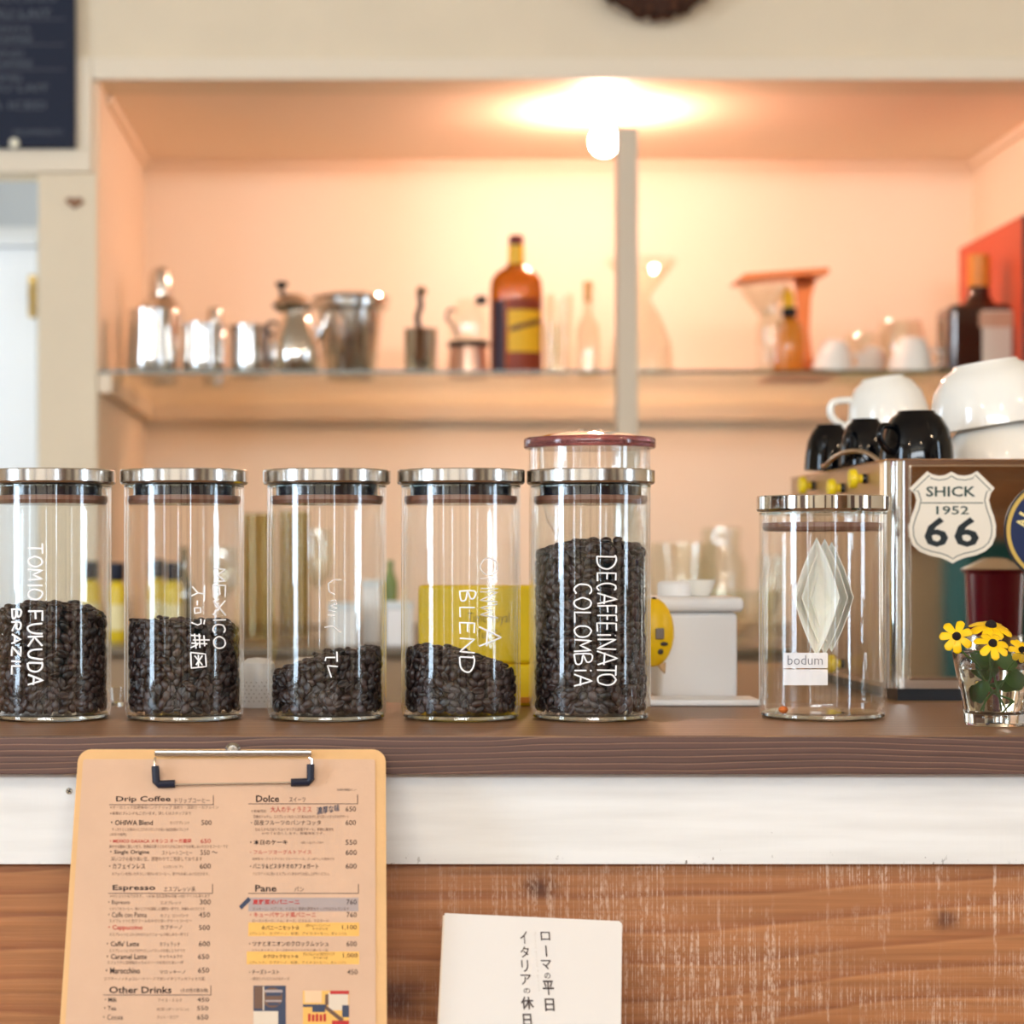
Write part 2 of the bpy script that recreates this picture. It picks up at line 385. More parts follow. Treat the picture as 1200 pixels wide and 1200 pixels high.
# ------------------------------------------------------------------ back counter
bc = empty('back_counter', (.3, 3.4, 0), 'long brown back counter with a thin dark top under the shelf niche', 'counter')
obj('counter_top', B(XL+.002, XR-.002, 3.0, DB-.002, ZBC-.012, ZBC, bev=.002), mat('dark_top', (104, 90, 68), .35), bc)
obj('front_panel', B(XL+.004, XR-.004, 3.02, 3.05, .08, ZBC-.012), mat('brown_panel', (166, 138, 106), .6, var=.05), bc)
obj('side_panel', B(XL+.004, XL+.024, 3.05, DB-.004, .08, ZBC-.012), mat('brown_panel', (166, 138, 106)), bc)

# ------------------------------------------------------------------ glass shelf
zs = Z(438, 3.5)
sh = empty('glass_shelf', (.3, 3.9, zs), 'long clear glass shelf carried by painted rails in the niche', 'shelf')
obj('glass_plate', B(XL+.001, XR-.001, 3.5, DB-.001, zs, zs+.006, bev=.001, seg=1), M_shelfglass, sh)
obj('glass_edge', B(XL+.001, XR-.001, 3.497, 3.5, zs, zs+.006), mat('glass_edge_green', (78, 88, 52), .2, trans=.4), sh)
M_rail = mat('rail_paint', (240, 222, 196), .5)
obj('rail', B(XL, XL+.022, 3.5, DB, zs-.031, zs-.0005, bev=.001), M_rail, sh)
obj('rail', B(XR-.022, XR, 3.6, DB, zs-.031, zs-.0005, bev=.001), M_rail, sh)
obj('rail', B(XL+.022, XR-.022, DB-.022, DB, zs-.031, zs-.0005, bev=.001), M_rail, sh)
ZS = zs+.006

# ------------------------------------------------------------------ ceiling bulb of the niche
bx, by = X(708, 3.73), 3.73
lb = empty('light_bulb', (bx, by, ZCEIL), 'bare glowing round bulb under the niche ceiling beside the post', 'lamp')
obj('socket', L((bx, by, ZCEIL-.035), [(0, .0), (.014, 0), (.016, .02), (.026, .034), (0, .034)], seg=24), M_whitep, lb)
zb = Z(166, 3.73)
bulb_prof = [(0, -.024)]+[(.024*math.sin(a), -.024*math.cos(a)) for a in np.linspace(.2, 2.3, 12)]+[(.013, .034), (0, .034)]
gb = obj('bulb', L((bx, by, zb), bulb_prof, seg=16), mat('bulb_glow', (255, 236, 200), .3, emit=(255, 198, 172), estr=285), lb)

# cafe pendants behind the viewer
for k, (lx, ly, lz) in enumerate([(-.75, .35, 2.05), (.55, .1, 2.05), (1.5, .9, 2.1)]):
    pl = empty('pendant_lamp', (lx, ly, 2.6), ['small pendant lamp of the cafe, nearest the left window', 'small pendant lamp over the middle of the cafe', 'small pendant lamp of the cafe, nearest the right wall'][k], 'lamp', 'pendant lamps of the cafe')
    obj('cord', T([(lx, ly, 2.6), (lx, ly, lz+.05)], .003), M_black, pl)
    obj('bulb', L((lx, ly, lz), bulb_prof, seg=12), mat('pendant_glow', (255, 236, 200), .3, emit=(255, 220, 180), estr=250), pl)
    obj('socket', L((lx, ly, lz+.032), [(0, 0), (.016, 0), (.016, .03), (0, .03)], seg=20), M_black, pl)

# ------------------------------------------------------------------ the bar counter
HC = .1336; ZT = ZC-HC          # counter top level 1.05 m
M_top = wood('counter_top_wood', (146, 106, 72), (112, 78, 54), (170, 130, 90), ring=4, rough=.42, stretch=.3, lines=(60, 5, 'Y'))
M_topedge = wood('counter_edge_wood', (98, 68, 56), (78, 52, 44), (150, 112, 88), ring=5, rough=.5, stretch=.35, lines=(210, 9, 'Z'))
def painted_board():
    m, t, N, Lk, b = nt('white_painted_board')
    tc = N.new('ShaderNodeTexCoord')
    def noise(sc_, det=5):
        q = N.new('ShaderNodeMapping'); q.inputs['Scale'].default_value = sc_; Lk.new(tc.outputs['Object'], q.inputs[0])
        k = N.new('ShaderNodeTexNoise'); k.inputs['Scale'].default_value = 1; k.inputs['Detail'].default_value = det; Lk.new(q.outputs[0], k.inputs['Vector']); return k.outputs['Fac']
    r = N.new('ShaderNodeValToRGB'); e = r.color_ramp.elements
    e[0].position = .30; e[0].color = srgb((224, 221, 215)); e[1].position = .6; e[1].color = srgb((238, 236, 231))
    Lk.new(noise((5, 5, 60)), r.inputs[0])
    # worn flecks towards the lower edge
    sp = N.new('ShaderNodeSeparateXYZ'); Lk.new(tc.outputs['Object'], sp.inputs[0])
    g = N.new('ShaderNodeMapRange'); z0 = Z(1013, 1.625); g.inputs[1].default_value = z0; g.inputs[2].default_value = z0+.016; g.inputs[3].default_value = .0; g.inputs[4].default_value = .16
    Lk.new(sp.outputs['Z'], g.inputs[0])
    ad = N.new('ShaderNodeMath'); ad.operation = 'ADD'; Lk.new(noise((260, 50, 190), 3), ad.inputs[0]); Lk.new(g.outputs[0], ad.inputs[1])
    lf = N.new('ShaderNodeMapRange'); lf.inputs[1].default_value = .34; lf.inputs[2].default_value = .40; Lk.new(ad.outputs[0], lf.inputs[0])
    big = N.new('ShaderNodeMapRange'); big.inputs[1].default_value = .48; big.inputs[2].default_value = .56; big.inputs[3].default_value = 1; big.inputs[4].default_value = 0
    Lk.new(noise((14, 5, 10), 2), big.inputs[0])
    mx_ = N.new('ShaderNodeMath'); mx_.operation = 'MAXIMUM'; Lk.new(lf.outputs[0], mx_.inputs[0]); Lk.new(big.outputs[0], mx_.inputs[1])
    mw = N.new('ShaderNodeMix'); mw.data_type = 'RGBA'; mw.inputs['A'].default_value = srgb((122, 112, 100)); Lk.new(mx_.outputs[0], mw.inputs['Factor']); Lk.new(r.outputs[0], mw.inputs['B'])
    Lk.new(mw.outputs['Result'], b.inputs['Base Color']); b.inputs['Roughness'].default_value = .5
    bp = N.new('ShaderNodeBump'); bp.inputs['Strength'].default_value = .18; bp.inputs['Distance'].default_value = .0006
    Lk.new(noise((420, 60, 30), 3), bp.inputs['Height']); Lk.new(bp.outputs[0], b.inputs['Normal'])
    return m
M_fascia = painted_board()
M_panel = wood('front_panel_wood', (178, 116, 68), (160, 98, 56), (190, 128, 78), ring=4, rough=.5, stretch=.3, lines=(42, 5, 'Z'), saw=.8, bump=.3,
               knots=[(X(180, 1.64), Z(1090, 1.64), .016), (X(632, 1.64), Z(1040, 1.64), .008), (X(1107, 1.64), Z(1077, 1.64), .006), (X(462, 1.64), Z(1170, 1.64), .014)])
ct = empty('bar_counter', (.1, 1.8, 0), 'long wooden bar counter with dark top, white painted board and rough wood front', 'counter')
obj('counter_top', B(-1.2, 1.5, 1.613, 1.99, ZT-.0285, ZT, bev=.0012), M_top, ct)
obj('top_edge_board', B(-1.2, 1.5, 1.610, 1.6145, ZT-.029, ZT-.0008, bev=.0008), M_topedge, ct)
fz0, fz1 = Z(1013, 1.625), Z(905, 1.625)
obj('fascia_board', B(-1.2, 1.5, 1.625, 1.645, fz0, fz1+.004, bev=.0008), M_fascia, ct)
obj('front_panel', B(-1.2, 1.5, 1.637, 1.657, .62, fz0+.01, bev=.001), M_panel, ct)
obj('lower_panel', B(-1.2, 1.5, 1.637, 1.657, .02, .617, bev=.001), M_panel, ct)
def screw(px, py, D):
    s = L((0, 0, 0), [(0, .0012), (.0022, .0012), (.0028, 0), (0, 0)], seg=16, M=Matrix.Translation(P(px, py, D)) @ Matrix.Rotation(PI/2, 4, 'X'))
    o = obj('screw', s, M_steel, ct)
    c = bmesh.new(); p = P(px, py, D-.0013)
    for a in (.5, .5+PI/2): box(c, -.0018, .0018, -.0002, .0002, -.0003, .0003, M=Matrix.Translation(p) @ Matrix.Rotation(a, 4, 'Y'))
    obj('screw_slot', c, M_black, o)
screw(81, 927, 1.625)
# worktop behind the counter that carries the espresso machine
wt = empty('worktop', (.6, 2.3, 0), 'brown worktop directly behind the bar under the espresso machine', 'counter')
obj('worktop_board', B(X(742, 2.0), 1.5, 1.995, 2.75, ZT-.03, ZT, bev=.001), mat('worktop_brown', (150, 118, 84), .5), wt)
obj('worktop_cabinet', B(X(742, 2.0), 1.5, 2.0, 2.72, .0, ZT-.03), mat('brown_panel', (166, 138, 106)), wt)
# table below that carries the clipboard and the booklet
ZTAB = ZC-.4395
tb = empty('side_table', (.1, 1.3, 0), 'wooden table pushed against the bar, holding clipboard and booklet', 'table')
obj('table_top', B(-.7, .9, .95, 1.632, ZTAB-.03, ZTAB-.0015, bev=.002), M_top, tb)
for lx in (-.65, .85):
    for ly in (1.0, 1.58): obj('leg', B(lx-.025, lx+.025, ly-.025, ly+.025, 0, ZTAB-.03, bev=.002), M_top, tb)

# ------------------------------------------------------------------ coffee beans
def bean_mesh():
    nu, nv = 12, 7; V = [(0, 0, 1.0)]; Fc = []
    for i in range(1, nv):
        th = PI*i/nv
        for k in range(nu):
            ph = 2*PI*k/nu
            V.append((math.sin(th)*math.cos(ph), math.sin(th)*math.sin(ph), math.cos(th)))
    V.append((0, 0, -1.0))
    for k in range(nu):
        Fc.append((0, 1+k, 1+(k+1) % nu))
        for i in range(nv-2):
            a = 1+i*nu+k; b = 1+i*nu+(k+1) % nu
            Fc.append((a, a+nu, b)); Fc.append((b, a+nu, b+nu))
        Fc.append((len(V)-1, 1+(nv-2)*nu+(k+1) % nu, 1+(nv-2)*nu+k))
    V = np.array(V)
    # long axis x, width y, flat face at -z with a furrow along x
    x = V[:, 0]*.0050; y = V[:, 1]*.0035; z = np.where(V[:, 2] > 0, V[:, 2]*.0027, V[:, 2]*.0012)
    fur = (V[:, 2] < -.3) & (np.abs(V[:, 1]) < .25); z = np.where(fur, z+.0010, z)
    return np.stack([x, y, z], 1), np.array(Fc)
BV, BF = bean_mesh()
def rotmats(n, base):
    """random turns about a base frame list of (t,u,nrm)"""
    a = rng.uniform(0, 2*PI, n); tilt = rng.normal(0, .45, n); flip = rng.random(n) < .35
    out = []
    for i in range(n):
        t, u, nn = base[i]
        ca, sa = math.cos(a[i]), math.sin(a[i])
        ax = ca*t+sa*u; ay = -sa*t+ca*u; az = nn
        ct_, st = math.cos(tilt[i]), math.sin(tilt[i])
        ay, az = ct_*ay+st*az, -st*ay+ct_*az
        if flip[i]: ay, az = -ay, -az
        out.append(np.stack([ax, ay, az], 1))
    return np.array(out)
def bean_pile(c, R, hfun, label, group, mt):
    """beans packed in a cylinder of radius R at c, surface height hfun(x,y)"""
    pos = []; base = []
    for layer, (rr, dz, dr) in enumerate([(R-.0032, .0058, .0088), (R-.0085, .0066, .0098)]):
        hmax = max(hfun(R*math.cos(q), R*math.sin(q)) for q in np.linspace(0, 6.2, 30))
        z = .0035; row = 0
        while z < hmax:
            n = int(2*PI*rr/dr)
            for k in range(n):
                th = 2*PI*(k+.5*(row % 2))/n+rng.normal(0, .035)
                zz = z+rng.normal(0, .0011); r2 = rr-abs(rng.normal(0, .0010))
                x, y = r2*math.cos(th), r2*math.sin(th)
                if zz > hfun(x, y)-.001: continue
                pos.append((x, y, max(zz, .003)))
                base.append((np.array([-math.sin(th), math.cos(th), 0]), np.array([0, 0, 1.]), np.array([math.cos(th), math.sin(th), 0])))
            z += dz; row += 1
    for off in (0, -.005):
        s = .0078; n = int(R/s)+1
        for i in range(-n, n+1):
            for j in range(-n, n+1):
                x = (i+.5*(j % 2))*s+rng.normal(0, .0012); y = j*s*.87+rng.normal(0, .0012)
                if math.hypot(x, y) > R-.005: continue
                pos.append((x, y, hfun(x, y)+off+rng.normal(0, .0011)))
                base.append((np.array([1., 0, 0]), np.array([0, 1., 0]), np.array([0, 0, 1.])))
    pos = np.array(pos); n = len(pos); Rm = rotmats(n, base); sc_ = rng.uniform(.86, 1.12, n)
    V = np.einsum('nij,vj->nvi', Rm, BV)*sc_[:, None, None]+pos[:, None, :]
    # keep every bean inside the glass
    rad = np.hypot(V[..., 0], V[..., 1]); over = np.clip(rad.max(1)-(R-.0002), 0, None)
    pr = np.hypot(pos[:, 0], pos[:, 1])+1e-6
    V[..., 0] -= (over*pos[:, 0]/pr)[:, None]; V[..., 1] -= (over*pos[:, 1]/pr)[:, None]
    low = np.clip(.0002-V[..., 2].min(1), 0, None); V[..., 2] += low[:, None]
    V = V.reshape(-1, 3)+np.array(c); Fc = (BF[None]+(np.arange(n)*len(BV))[:, None, None]).reshape(-1, 3)
    # dark core that fills the heap behind the two outer layers
    cb = bmesh.new(); N_ = 20; Rc = R-.012; ringsv = []
    for z_ in (0, 1):
        ringsv.append([cb.verts.new((Rc*math.cos(2*PI*k/N_), Rc*math.sin(2*PI*k/N_), .002 if z_ == 0 else hfun(Rc*math.cos(2*PI*k/N_), Rc*math.sin(2*PI*k/N_))-.006)) for k in range(N_)])
    t_ = cb.verts.new((0, 0, hfun(0, 0)-.006)); b_ = cb.verts.new((0, 0, .002))
    for k in range(N_):
        q = (k+1) % N_
        cb.faces.new((ringsv[0][k], ringsv[0][q], ringsv[1][q], ringsv[1][k])); cb.faces.new((ringsv[1][k], ringsv[1][q], t_)); cb.faces.new((ringsv[0][q], ringsv[0][k], b_))
    cb.verts.index_update(); cv = np.array([v.co[:] for v in cb.verts])+np.array(c); cf = []
    for f in cb.faces:
        iv = [v.index for v in f.verts]; cf.append(iv[:3]);
        if len(iv) == 4: cf.append([iv[0], iv[2], iv[3]])
    cb.free(); cf = np.array(cf)+len(V); V = np.concatenate([V, cv]); Fc = np.concatenate([Fc, cf])
    me = bpy.data.meshes.new('coffee_beans'); me.vertices.add(len(V)); me.vertices.foreach_set('co', V.ravel())
    me.loops.add(Fc.size); me.loops.foreach_set('vertex_index', Fc.ravel().astype(np.int32))
    me.polygons.add(len(Fc)); me.polygons.foreach_set('loop_start', np.arange(0, Fc.size, 3, dtype=np.int32)); me.polygons.foreach_set('loop_total', np.full(len(Fc), 3, dtype=np.int32))
    at = me.attributes.new('tone', 'FLOAT', 'FACE'); tn = np.repeat(rng.random(n), len(BF)); at.data.foreach_set('value', np.concatenate([tn, np.zeros(len(cf))]).astype(np.float32))
    me.update(calc_edges=True)
    o = link('coffee_beans', me, mt, None, 60)
    return tag(o, label, 'coffee beans', group, 'stuff')
def bean_mat():
    m, t, N, Lk, b = nt('roasted_bean')
    a = N.new('ShaderNodeAttribute'); a.attribute_name = 'tone'; r = N.new('ShaderNodeValToRGB')
    e = r.color_ramp.elements; e[0].color = srgb((22, 15, 16)); e[1].color = srgb((58, 39, 35)); Lk.new(a.outputs['Fac'], r.inputs[0]); Lk.new(r.outputs[0], b.inputs['Base Color'])
    b.inputs['Roughness'].default_value = .36; return m
M_bean = bean_mat()

# ------------------------------------------------------------------ stroke alphabet for handwriting
def arc(cx, cy, rx, ry, a0, a1, n=12):
    return [(cx+rx*math.cos(math.radians(a0+(a1-a0)*i/n)), cy+ry*math.sin(math.radians(a0+(a1-a0)*i/n))) for i in range(n+1)]
GL = {'T': [[(0, 1), (1, 1)], [(.5, 1), (.45, 0)]], 'O': [arc(.5, .5, .48, .5, 90, 455)], 'M': [[(0, 0), (.08, 1), (.5, .35), (.92, 1), (1, 0)]],
 'I': [[(.5, 0), (.5, 1)]], 'i': [[(.5, 0), (.5, .7)], [(.45, .95), (.6, .98)]], 'F': [[(.05, 0), (0, 1), (1, 1.02)], [(.03, .52), (.8, .55)]],
 'U': [[(0, 1), (.05, .35), (.35, 0), (.75, .1), (.95, .5), (1, 1)]], 'K': [[(0, 0), (0, 1)], [(.95, 1), (.05, .45), (1, 0)]],
 'D': [[(.05, 0), (.1, 1)], [(-.05, .95), (.3, 1.02), (.7, .92), (.98, .6), (.9, .25), (.6, .04), (.05, 0)]], 'A': [[(0, 0), (.55, 1.05), (1, 0)], [(.1, .38), (1, .36)]],
 'B': [[(.05, 0), (.05, 1), (.6, 1), (.75, .75), (.1, .52), (.85, .42), (.9, .1), (.05, 0)]], 'R': [[(.05, 0), (.05, 1), (.7, .98), (.75, .6), (.1, .5), (.95, 0)]],
 'Z': [[(0, 1), (.95, 1), (.05, 0), (1, 0)]], 'L': [[(.1, 1), (.08, 0), (.95, .03)]], 'E': [[(.95, 1), (.1, 1), (.05, 0), (1, 0)], [(.08, .52), (.8, .52)]],
 'e': [arc(.55, .5, .45, .5, 30, 320)+[], [(.1, .5), (.9, .52)]], 'X': [[(0, 1), (1, 0)], [(1, 1), (0, 0)]], 'C': [arc(.55, .5, .5, .5, 50, 310)],
 'N': [[(0, 0), (.05, 1), (.9, 0), (1, 1)]], 'H': [[(0, 0), (0, 1)], [(1, 0), (1, 1)], [(0, .5), (1, .52)]], 'W': [[(0, 1), (.25, 0), (.5, .7), (.75, 0), (1, 1)]]}
def jar_point(px, py, xc, Dc, r):
    """point on the front of the jar's outer wall that the pixel falls on"""
    X0 = (xc-CX)/F*Dc; D = Dc-r
    for _ in range(6):
        s = max(-.985, min(.985, ((px-CX)/F*D-X0)/r)); D = Dc-r*math.sqrt(1-s*s)
    return Vector((X0+r*s, D, ZC+(CY-py)/F*D))
def strokes_bm(bm, lines, xc, Dc, r, wdt=.0010):
    for ln in lines:
        pts = []
        if len(ln) >= 6 and (wdt < 9): ln = [(p.x, p.y) for p in smooth_path([(x, y, 0) for x, y in ln], 3)]
        for (a, b_) in zip(ln[:-1], ln[1:]):
            n = max(1, int(math.hypot(b_[0]-a[0], b_[1]-a[1])/3))
            for k in range(n): pts.append((a[0]+(b_[0]-a[0])*k/n, a[1]+(b_[1]-a[1])*k/n))
        pts.append(ln[-1])
        tube(bm, [jar_point(x, y, xc, Dc, r+.0004) for x, y in pts], wdt, seg=6)
def column_text(letters, xb, xt):
    """letters: (glyph, y0, y1) written downwards, tops of the letters to the right"""
    out = []
    for g, y0, y1 in letters:
        for ln in GL[g]: out.append([(xb+p[1]*(xt-xb)+random.uniform(-.5, .5), y0+p[0]*(y1-y0)+random.uniform(-.4, .4)) for p in ln])
    return out
def traced(lines, ox, oy, s): return [[(ox+x/s, oy+y/s) for x, y in ln] for ln in lines]

# ------------------------------------------------------------------ glass jars
DJ = 1.786; RJ = .050
def jar(name, px, label, Dc=DJ, r=RJ, ylid=548, lid_r=.0536, lidmat=None, lidh=.0125, gasket_py=577, group='lidded glass coffee jars on the bar', plug=True):
    X0 = X(px, Dc); root = empty(name, (X0, Dc, ZT), label, 'jar', group)
    zl1 = Z(ylid, Dc-r); zl0 = zl1-lidh; zg = zl0-.0006
    t = .0022
    wall = [(r-.004, .0016), (r-.001, .004), (r, .009), (r, zg-ZT-.0005), (r-t*.5, zg-ZT), (r-t, zg-ZT-.0005), (r-t, .010), (r-.006, .0058), (0, .0048)]
    obj('glass_body', L((X0, Dc, ZT), wall, seg=96), M_glass, root)
    obj('glass_base', L((X0, Dc, ZT), [(0, .0004), (r-.005, .0004), (r-.0018, .0022), (r-.0022, .0044), (r-.0075, .0046), (0, .0036)], seg=96), M_rim, root)
    obj('glass_rim', L((X0, Dc, zg-.0016), [(r-t, 0), (r-t, .0016), (r, .0016), (r, 0)], seg=96, closed=True), M_rim, root)
    ld = obj('lid', L((X0, Dc, zl0), [(0, 0), (lid_r-.003, 0), (lid_r-.0010, .0007), (lid_r, .0022), (lid_r, lidh-.0010), (lid_r-.0006, lidh-.0002), (lid_r-.002, lidh), (0, lidh)], seg=96), lidmat or M_lid, root, smooth=28)
    dz = (gasket_py-565)/1400
    if plug:
        obj('stopper_plug', L((X0, Dc, zl0-.016), [(0, 0), (r-.0075, 0), (r-.0075, .0155), (0, .0155)], seg=64), M_plug, ld)
    else:
        obj('stopper_plug', L((X0, Dc, zl0-.013), [(0, 0), (r-.0095, 0), (r-.0095, .0125), (0, .0125)], seg=64), M_glass, ld)
    obj('gasket', L((X0, Dc, zl0-.0160), [(r-.0105, .0006), (r-.0045, .0), (r-.0026, .003), (r-.0030, .0066), (r-.0090, .0070)], seg=64, closed=True), M_silic, ld)
    return root, X0
def cm(dy): return dy
JARS = [(60, 'glass jar with steel lid, leftmost, with two lines of white writing'), (216, 'glass jar with steel lid and white MEXICO handwriting, second from the left'),
        (383, 'glass jar with steel lid and faded handwriting above few beans, middle of the row'), (540, 'glass jar with steel lid marked BLEND, in front of the yellow tin'),
        (692, 'glass jar with steel lid, fullest of beans, marked DECAFFEINATO')]
roots = []
for k, (px, lab) in enumerate(JARS): roots.append(jar('glass_jar', px, lab)[0])
def surf(px, yl, yc, yr, back=0.0):
    zl, zc_, zr = [(845-y)/1400 for y in (yl, yc, yr)]
    R = RJ-.003
    def h(x, y):
        u = x/R
        return zc_+(zr-zl)/2*u+((zr+zl)/2-zc_)*u*u+.0016*math.sin(170*x+90*y+px)+back*y/R
    return h
BL = [('deep fill of dark beans in the leftmost jar', (732, 722, 734)), ('dark beans half filling the jar marked MEXICO', (741, 742, 745)),
      ('low sloping heap of beans in the middle jar', (806, 782, 774)), ('low heap of beans in the jar before the yellow tin', (772, 778, 801)),
      ('tall fill of dark beans in the jar marked DECAFFEINATO', (662, 649, 657))]
for (px, _), (lab, (a, b_, c_)) in zip(JARS, BL):
    bean_pile((X(px, DJ), DJ, ZT+.0062), RJ-.0026, surf(px, a, b_, c_), lab, 'roasted coffee beans in the jars', M_bean)

# handwriting in white paint marker on the jars
def writing(k, lines, mt=M_ink, wdt=.0007):
    bm = bmesh.new(); strokes_bm(bm, lines, JARS[k][0], DJ, RJ, wdt); return obj('handwriting', bm, mt, roots[k])
def spaced(txt, y0, y1, gap=.22):
    n = sum(.5 if c in ' iI' else 1 for c in txt); u = (y1-y0)/n; out = []; y = y0
    for c in txt:
        w_ = u*(.5 if c in ' iI' else 1)
        if c != ' ': out.append((c, y, y+w_*(1-gap)))
        y += w_
    return out
writing(0, column_text(spaced('TOMIO', 637, 706)+spaced('FUKUDA', 716, 806), 33, 50)+column_text(spaced('BRAZIL', 714, 794), 14, 24), wdt=.0009)
mex = [[(465, 258), (502, 300)], [(502, 300), (458, 320)], [(500, 300), (545, 305)], [(545, 250), (542, 352)], [(498, 348), (498, 378)],
 [(480, 395), (482, 430), (520, 425), (518, 395), (480, 395)], [(460, 488), (500, 505), (522, 495), (520, 465)], [(545, 470), (540, 500)],
 [(455, 570), (520, 575)], [(470, 600), (575, 600)], [(460, 620), (560, 625)], [(480, 560), (490, 655)], [(510, 560), (515, 650)], [(540, 570), (545, 640)], [(455, 650), (500, 630)],
 [(455, 680), (550, 690), (555, 770), (460, 780), (455, 680)], [(480, 700), (530, 760)], [(530, 700), (490, 760)], [(505, 695), (505, 770)]]
writing(1, column_text([('M', 666, 682), ('E', 685, 700), ('X', 704, 721), ('I', 723, 730), ('C', 731, 743), ('O', 746, 760)], 250, 264)+traced(mex, 140, 640, 5.456), wdt=.0007)
writing(2, traced([[(495, 770), (430, 765), (455, 840)], [(490, 675), (492, 740)], [(415, 735), (420, 712), (480, 712)]], 305, 640, 5.456))
fa = writing(2, traced([[(520, 215), (470, 215), (435, 240), (440, 290), (475, 310)], [(450, 350), (480, 345), (490, 370), (450, 385), (490, 400)], [(435, 410), (480, 420)], [(430, 440), (475, 445)], [(410, 520), (460, 510), (515, 550)]], 305, 640, 5.456), M_inkfaint)
fa['label'] = 'faded pale handwriting'
fb = writing(3, column_text([('O', 654, 674), ('H', 678, 690), ('N', 693, 705), ('W', 708, 724)], 563, 583), M_inkfaint, .0007); fb['label'] = 'faded pale handwriting'
writing(3, column_text([('A', 735, 757)], 562, 586)+column_text([('B', 692, 705), ('L', 711, 724), ('E', 729, 743), ('N', 748, 765), ('D', 769, 788)], 539, 556), wdt=.00075)
writing(4, column_text([('D', 651, 667), ('E', 671, 681), ('C', 683, 693), ('A', 695, 708), ('F', 710, 719), ('F', 721, 728), ('E', 730, 740), ('i', 741, 748), ('N', 749, 761), ('A', 763, 779), ('T', 780, 792), ('O', 790, 803)], 700, 722)
        + column_text(spaced('COLOMBiA', 684, 807, .18), 673, 693), wdt=.00075)

# small clear jar at the right with chrome lid
J6, X6 = jar('glass_jar', 964, 'clear jar with chrome lid holding white paper filters, nearest the espresso machine', Dc=1.80, r=.0530, ylid=579, lid_r=.0552, lidmat=M_chrome, lidh=.0135, plug=False, group='lidded glass coffee jars on the bar')
FONTCACHE = {}
def text_mesh(s, bold=0):
    c = bpy.data.curves.new('t', 'FONT'); c.body = s; c.size = 1; c.resolution_u = 2; c.offset = bold
    o = bpy.data.objects.new('t', c); sc.collection.objects.link(o); dg = bpy.context.evaluated_depsgraph_get()
    me = bpy.data.meshes.new_from_object(o.evaluated_get(dg)); V = np.empty(len(me.vertices)*3, dtype=np.float64); me.vertices.foreach_get('co', V); V = V.reshape(-1, 3)
    Fc = [tuple(p.vertices) for p in me.polygons]; bpy.data.objects.remove(o); bpy.data.curves.remove(c); bpy.data.meshes.remove(me)
    return V, Fc
def put_text(acc, s, x0, y0, x1, y1, mapf, mi, bold=0, fit=True, xh=None):
    """letters filling the pixel box x0..x1, y0 (top)..y1 (bottom), mapped onto a real surface"""
    V, Fc = text_mesh(s, bold)
    if len(V) == 0: return
    a = V.min(0); b_ = V.max(0); sx = (x1-x0)/max(1e-6, b_[0]-a[0]); sy = (y1-y0)/max(1e-6, b_[1]-a[1])
    n0 = len(acc['v'])
    for p in V: acc['v'].append(mapf(x0+(p[0]-a[0])*sx, y1-(p[1]-a[1])*sy))
    for f in Fc: acc['f'].append(tuple(n0+i for i in f)); acc['m'].append(mi)
def put_quad(acc, x0, y0, x1, y1, mapf, mi):
    n0 = len(acc['v']); acc['v'] += [mapf(x0, y1), mapf(x1, y1), mapf(x1, y0), mapf(x0, y0)]; acc['f'].append((n0, n0+1, n0+2, n0+3)); acc['m'].append(mi)
def acc_new(): return {'v': [], 'f': [], 'm': []}
def acc_obj(name, acc, mats, parent):
    me = bpy.data.meshes.new(name); me.from_pydata([tuple(v) for v in acc['v']], [], acc['f']); me.update()
    for m in mats: me.materials.append(m)
    for p, mi in zip(me.polygons, acc['m']): p.material_index = mi
    return link(name, me, None, parent, 0)

# frosted maker's label on the jar
def jmap(off): return lambda px, py: jar_point(px, py, 964, 1.80, .0530+off)
a = acc_new()
for k in range(12):
    for (t0, t1) in ((765, 783), (784.5, 803)):
        put_quad(a, 918+52*k/12, t0, 918+52*(k+1)/12, t1, jmap(.0003), 0)
lb6 = acc_obj('jar_label', a, [faint('frosted_label', .72)], J6)
a = acc_new(); put_text(a, 'bodum', 923, 768, 964, 779, jmap(.0007), 0, bold=-.01); acc_obj('label_print', a, [mat('label_grey', (120, 118, 122), .6)], lb6)
# folded paper filters standing inside
fl = empty('paper_filters', (X6, 1.80, ZT+.0065), 'bundle of white cone paper filters standing in the chrome-lidded clear jar', 'coffee filters')
M_paper = mat('filter_paper', (238, 234, 224), .8, bump=.2, bscale=300, sub=.1)
def filt(dx, dy, tw, sc_, gape):
    bm = bmesh.new(); c = P(957, 700, 1.775)+Vector((dx, dy, 0)); n = 32; rings = []
    # rhombic mouth facing the viewer, closing to a folded tip behind
    def rh(t):   # rhombus with soft corners, t in 0..1
        a_ = 2*PI*t; x = math.cos(a_); z = math.sin(a_); s = (abs(x)+abs(z))**-.75; return x*s*.0195*gape, z*s*.050
    for d, q in ((0, 1), (.003, .93), (.008, .74), (.013, .48), (.017, .2)):
        ring = []
        for i in range(n):
            x, z = rh(i/n); ring.append(bm.verts.new(c+Vector((x*(1-(1-q)*.4)+d*.35*tw, d, z*sc_*q-d*.3))))
        rings.append(ring)
    for A, Bq in zip(rings[:-1], rings[1:]):
        for i in range(n): bm.faces.new((A[i], A[(i+1) % n], Bq[(i+1) % n], Bq[i]))
    bm.faces.new(rings[-1]); o = obj('filter', bm, M_paper, fl, smooth=60)
    m = o.modifiers.new('thickness', 'SOLIDIFY'); m.thickness = .0006; return o
filt(0, 0, .6, 1, 1); filt(.008, .006, .8, .98, 1.0); filt(.015, .012, 1.0, .93, .95)
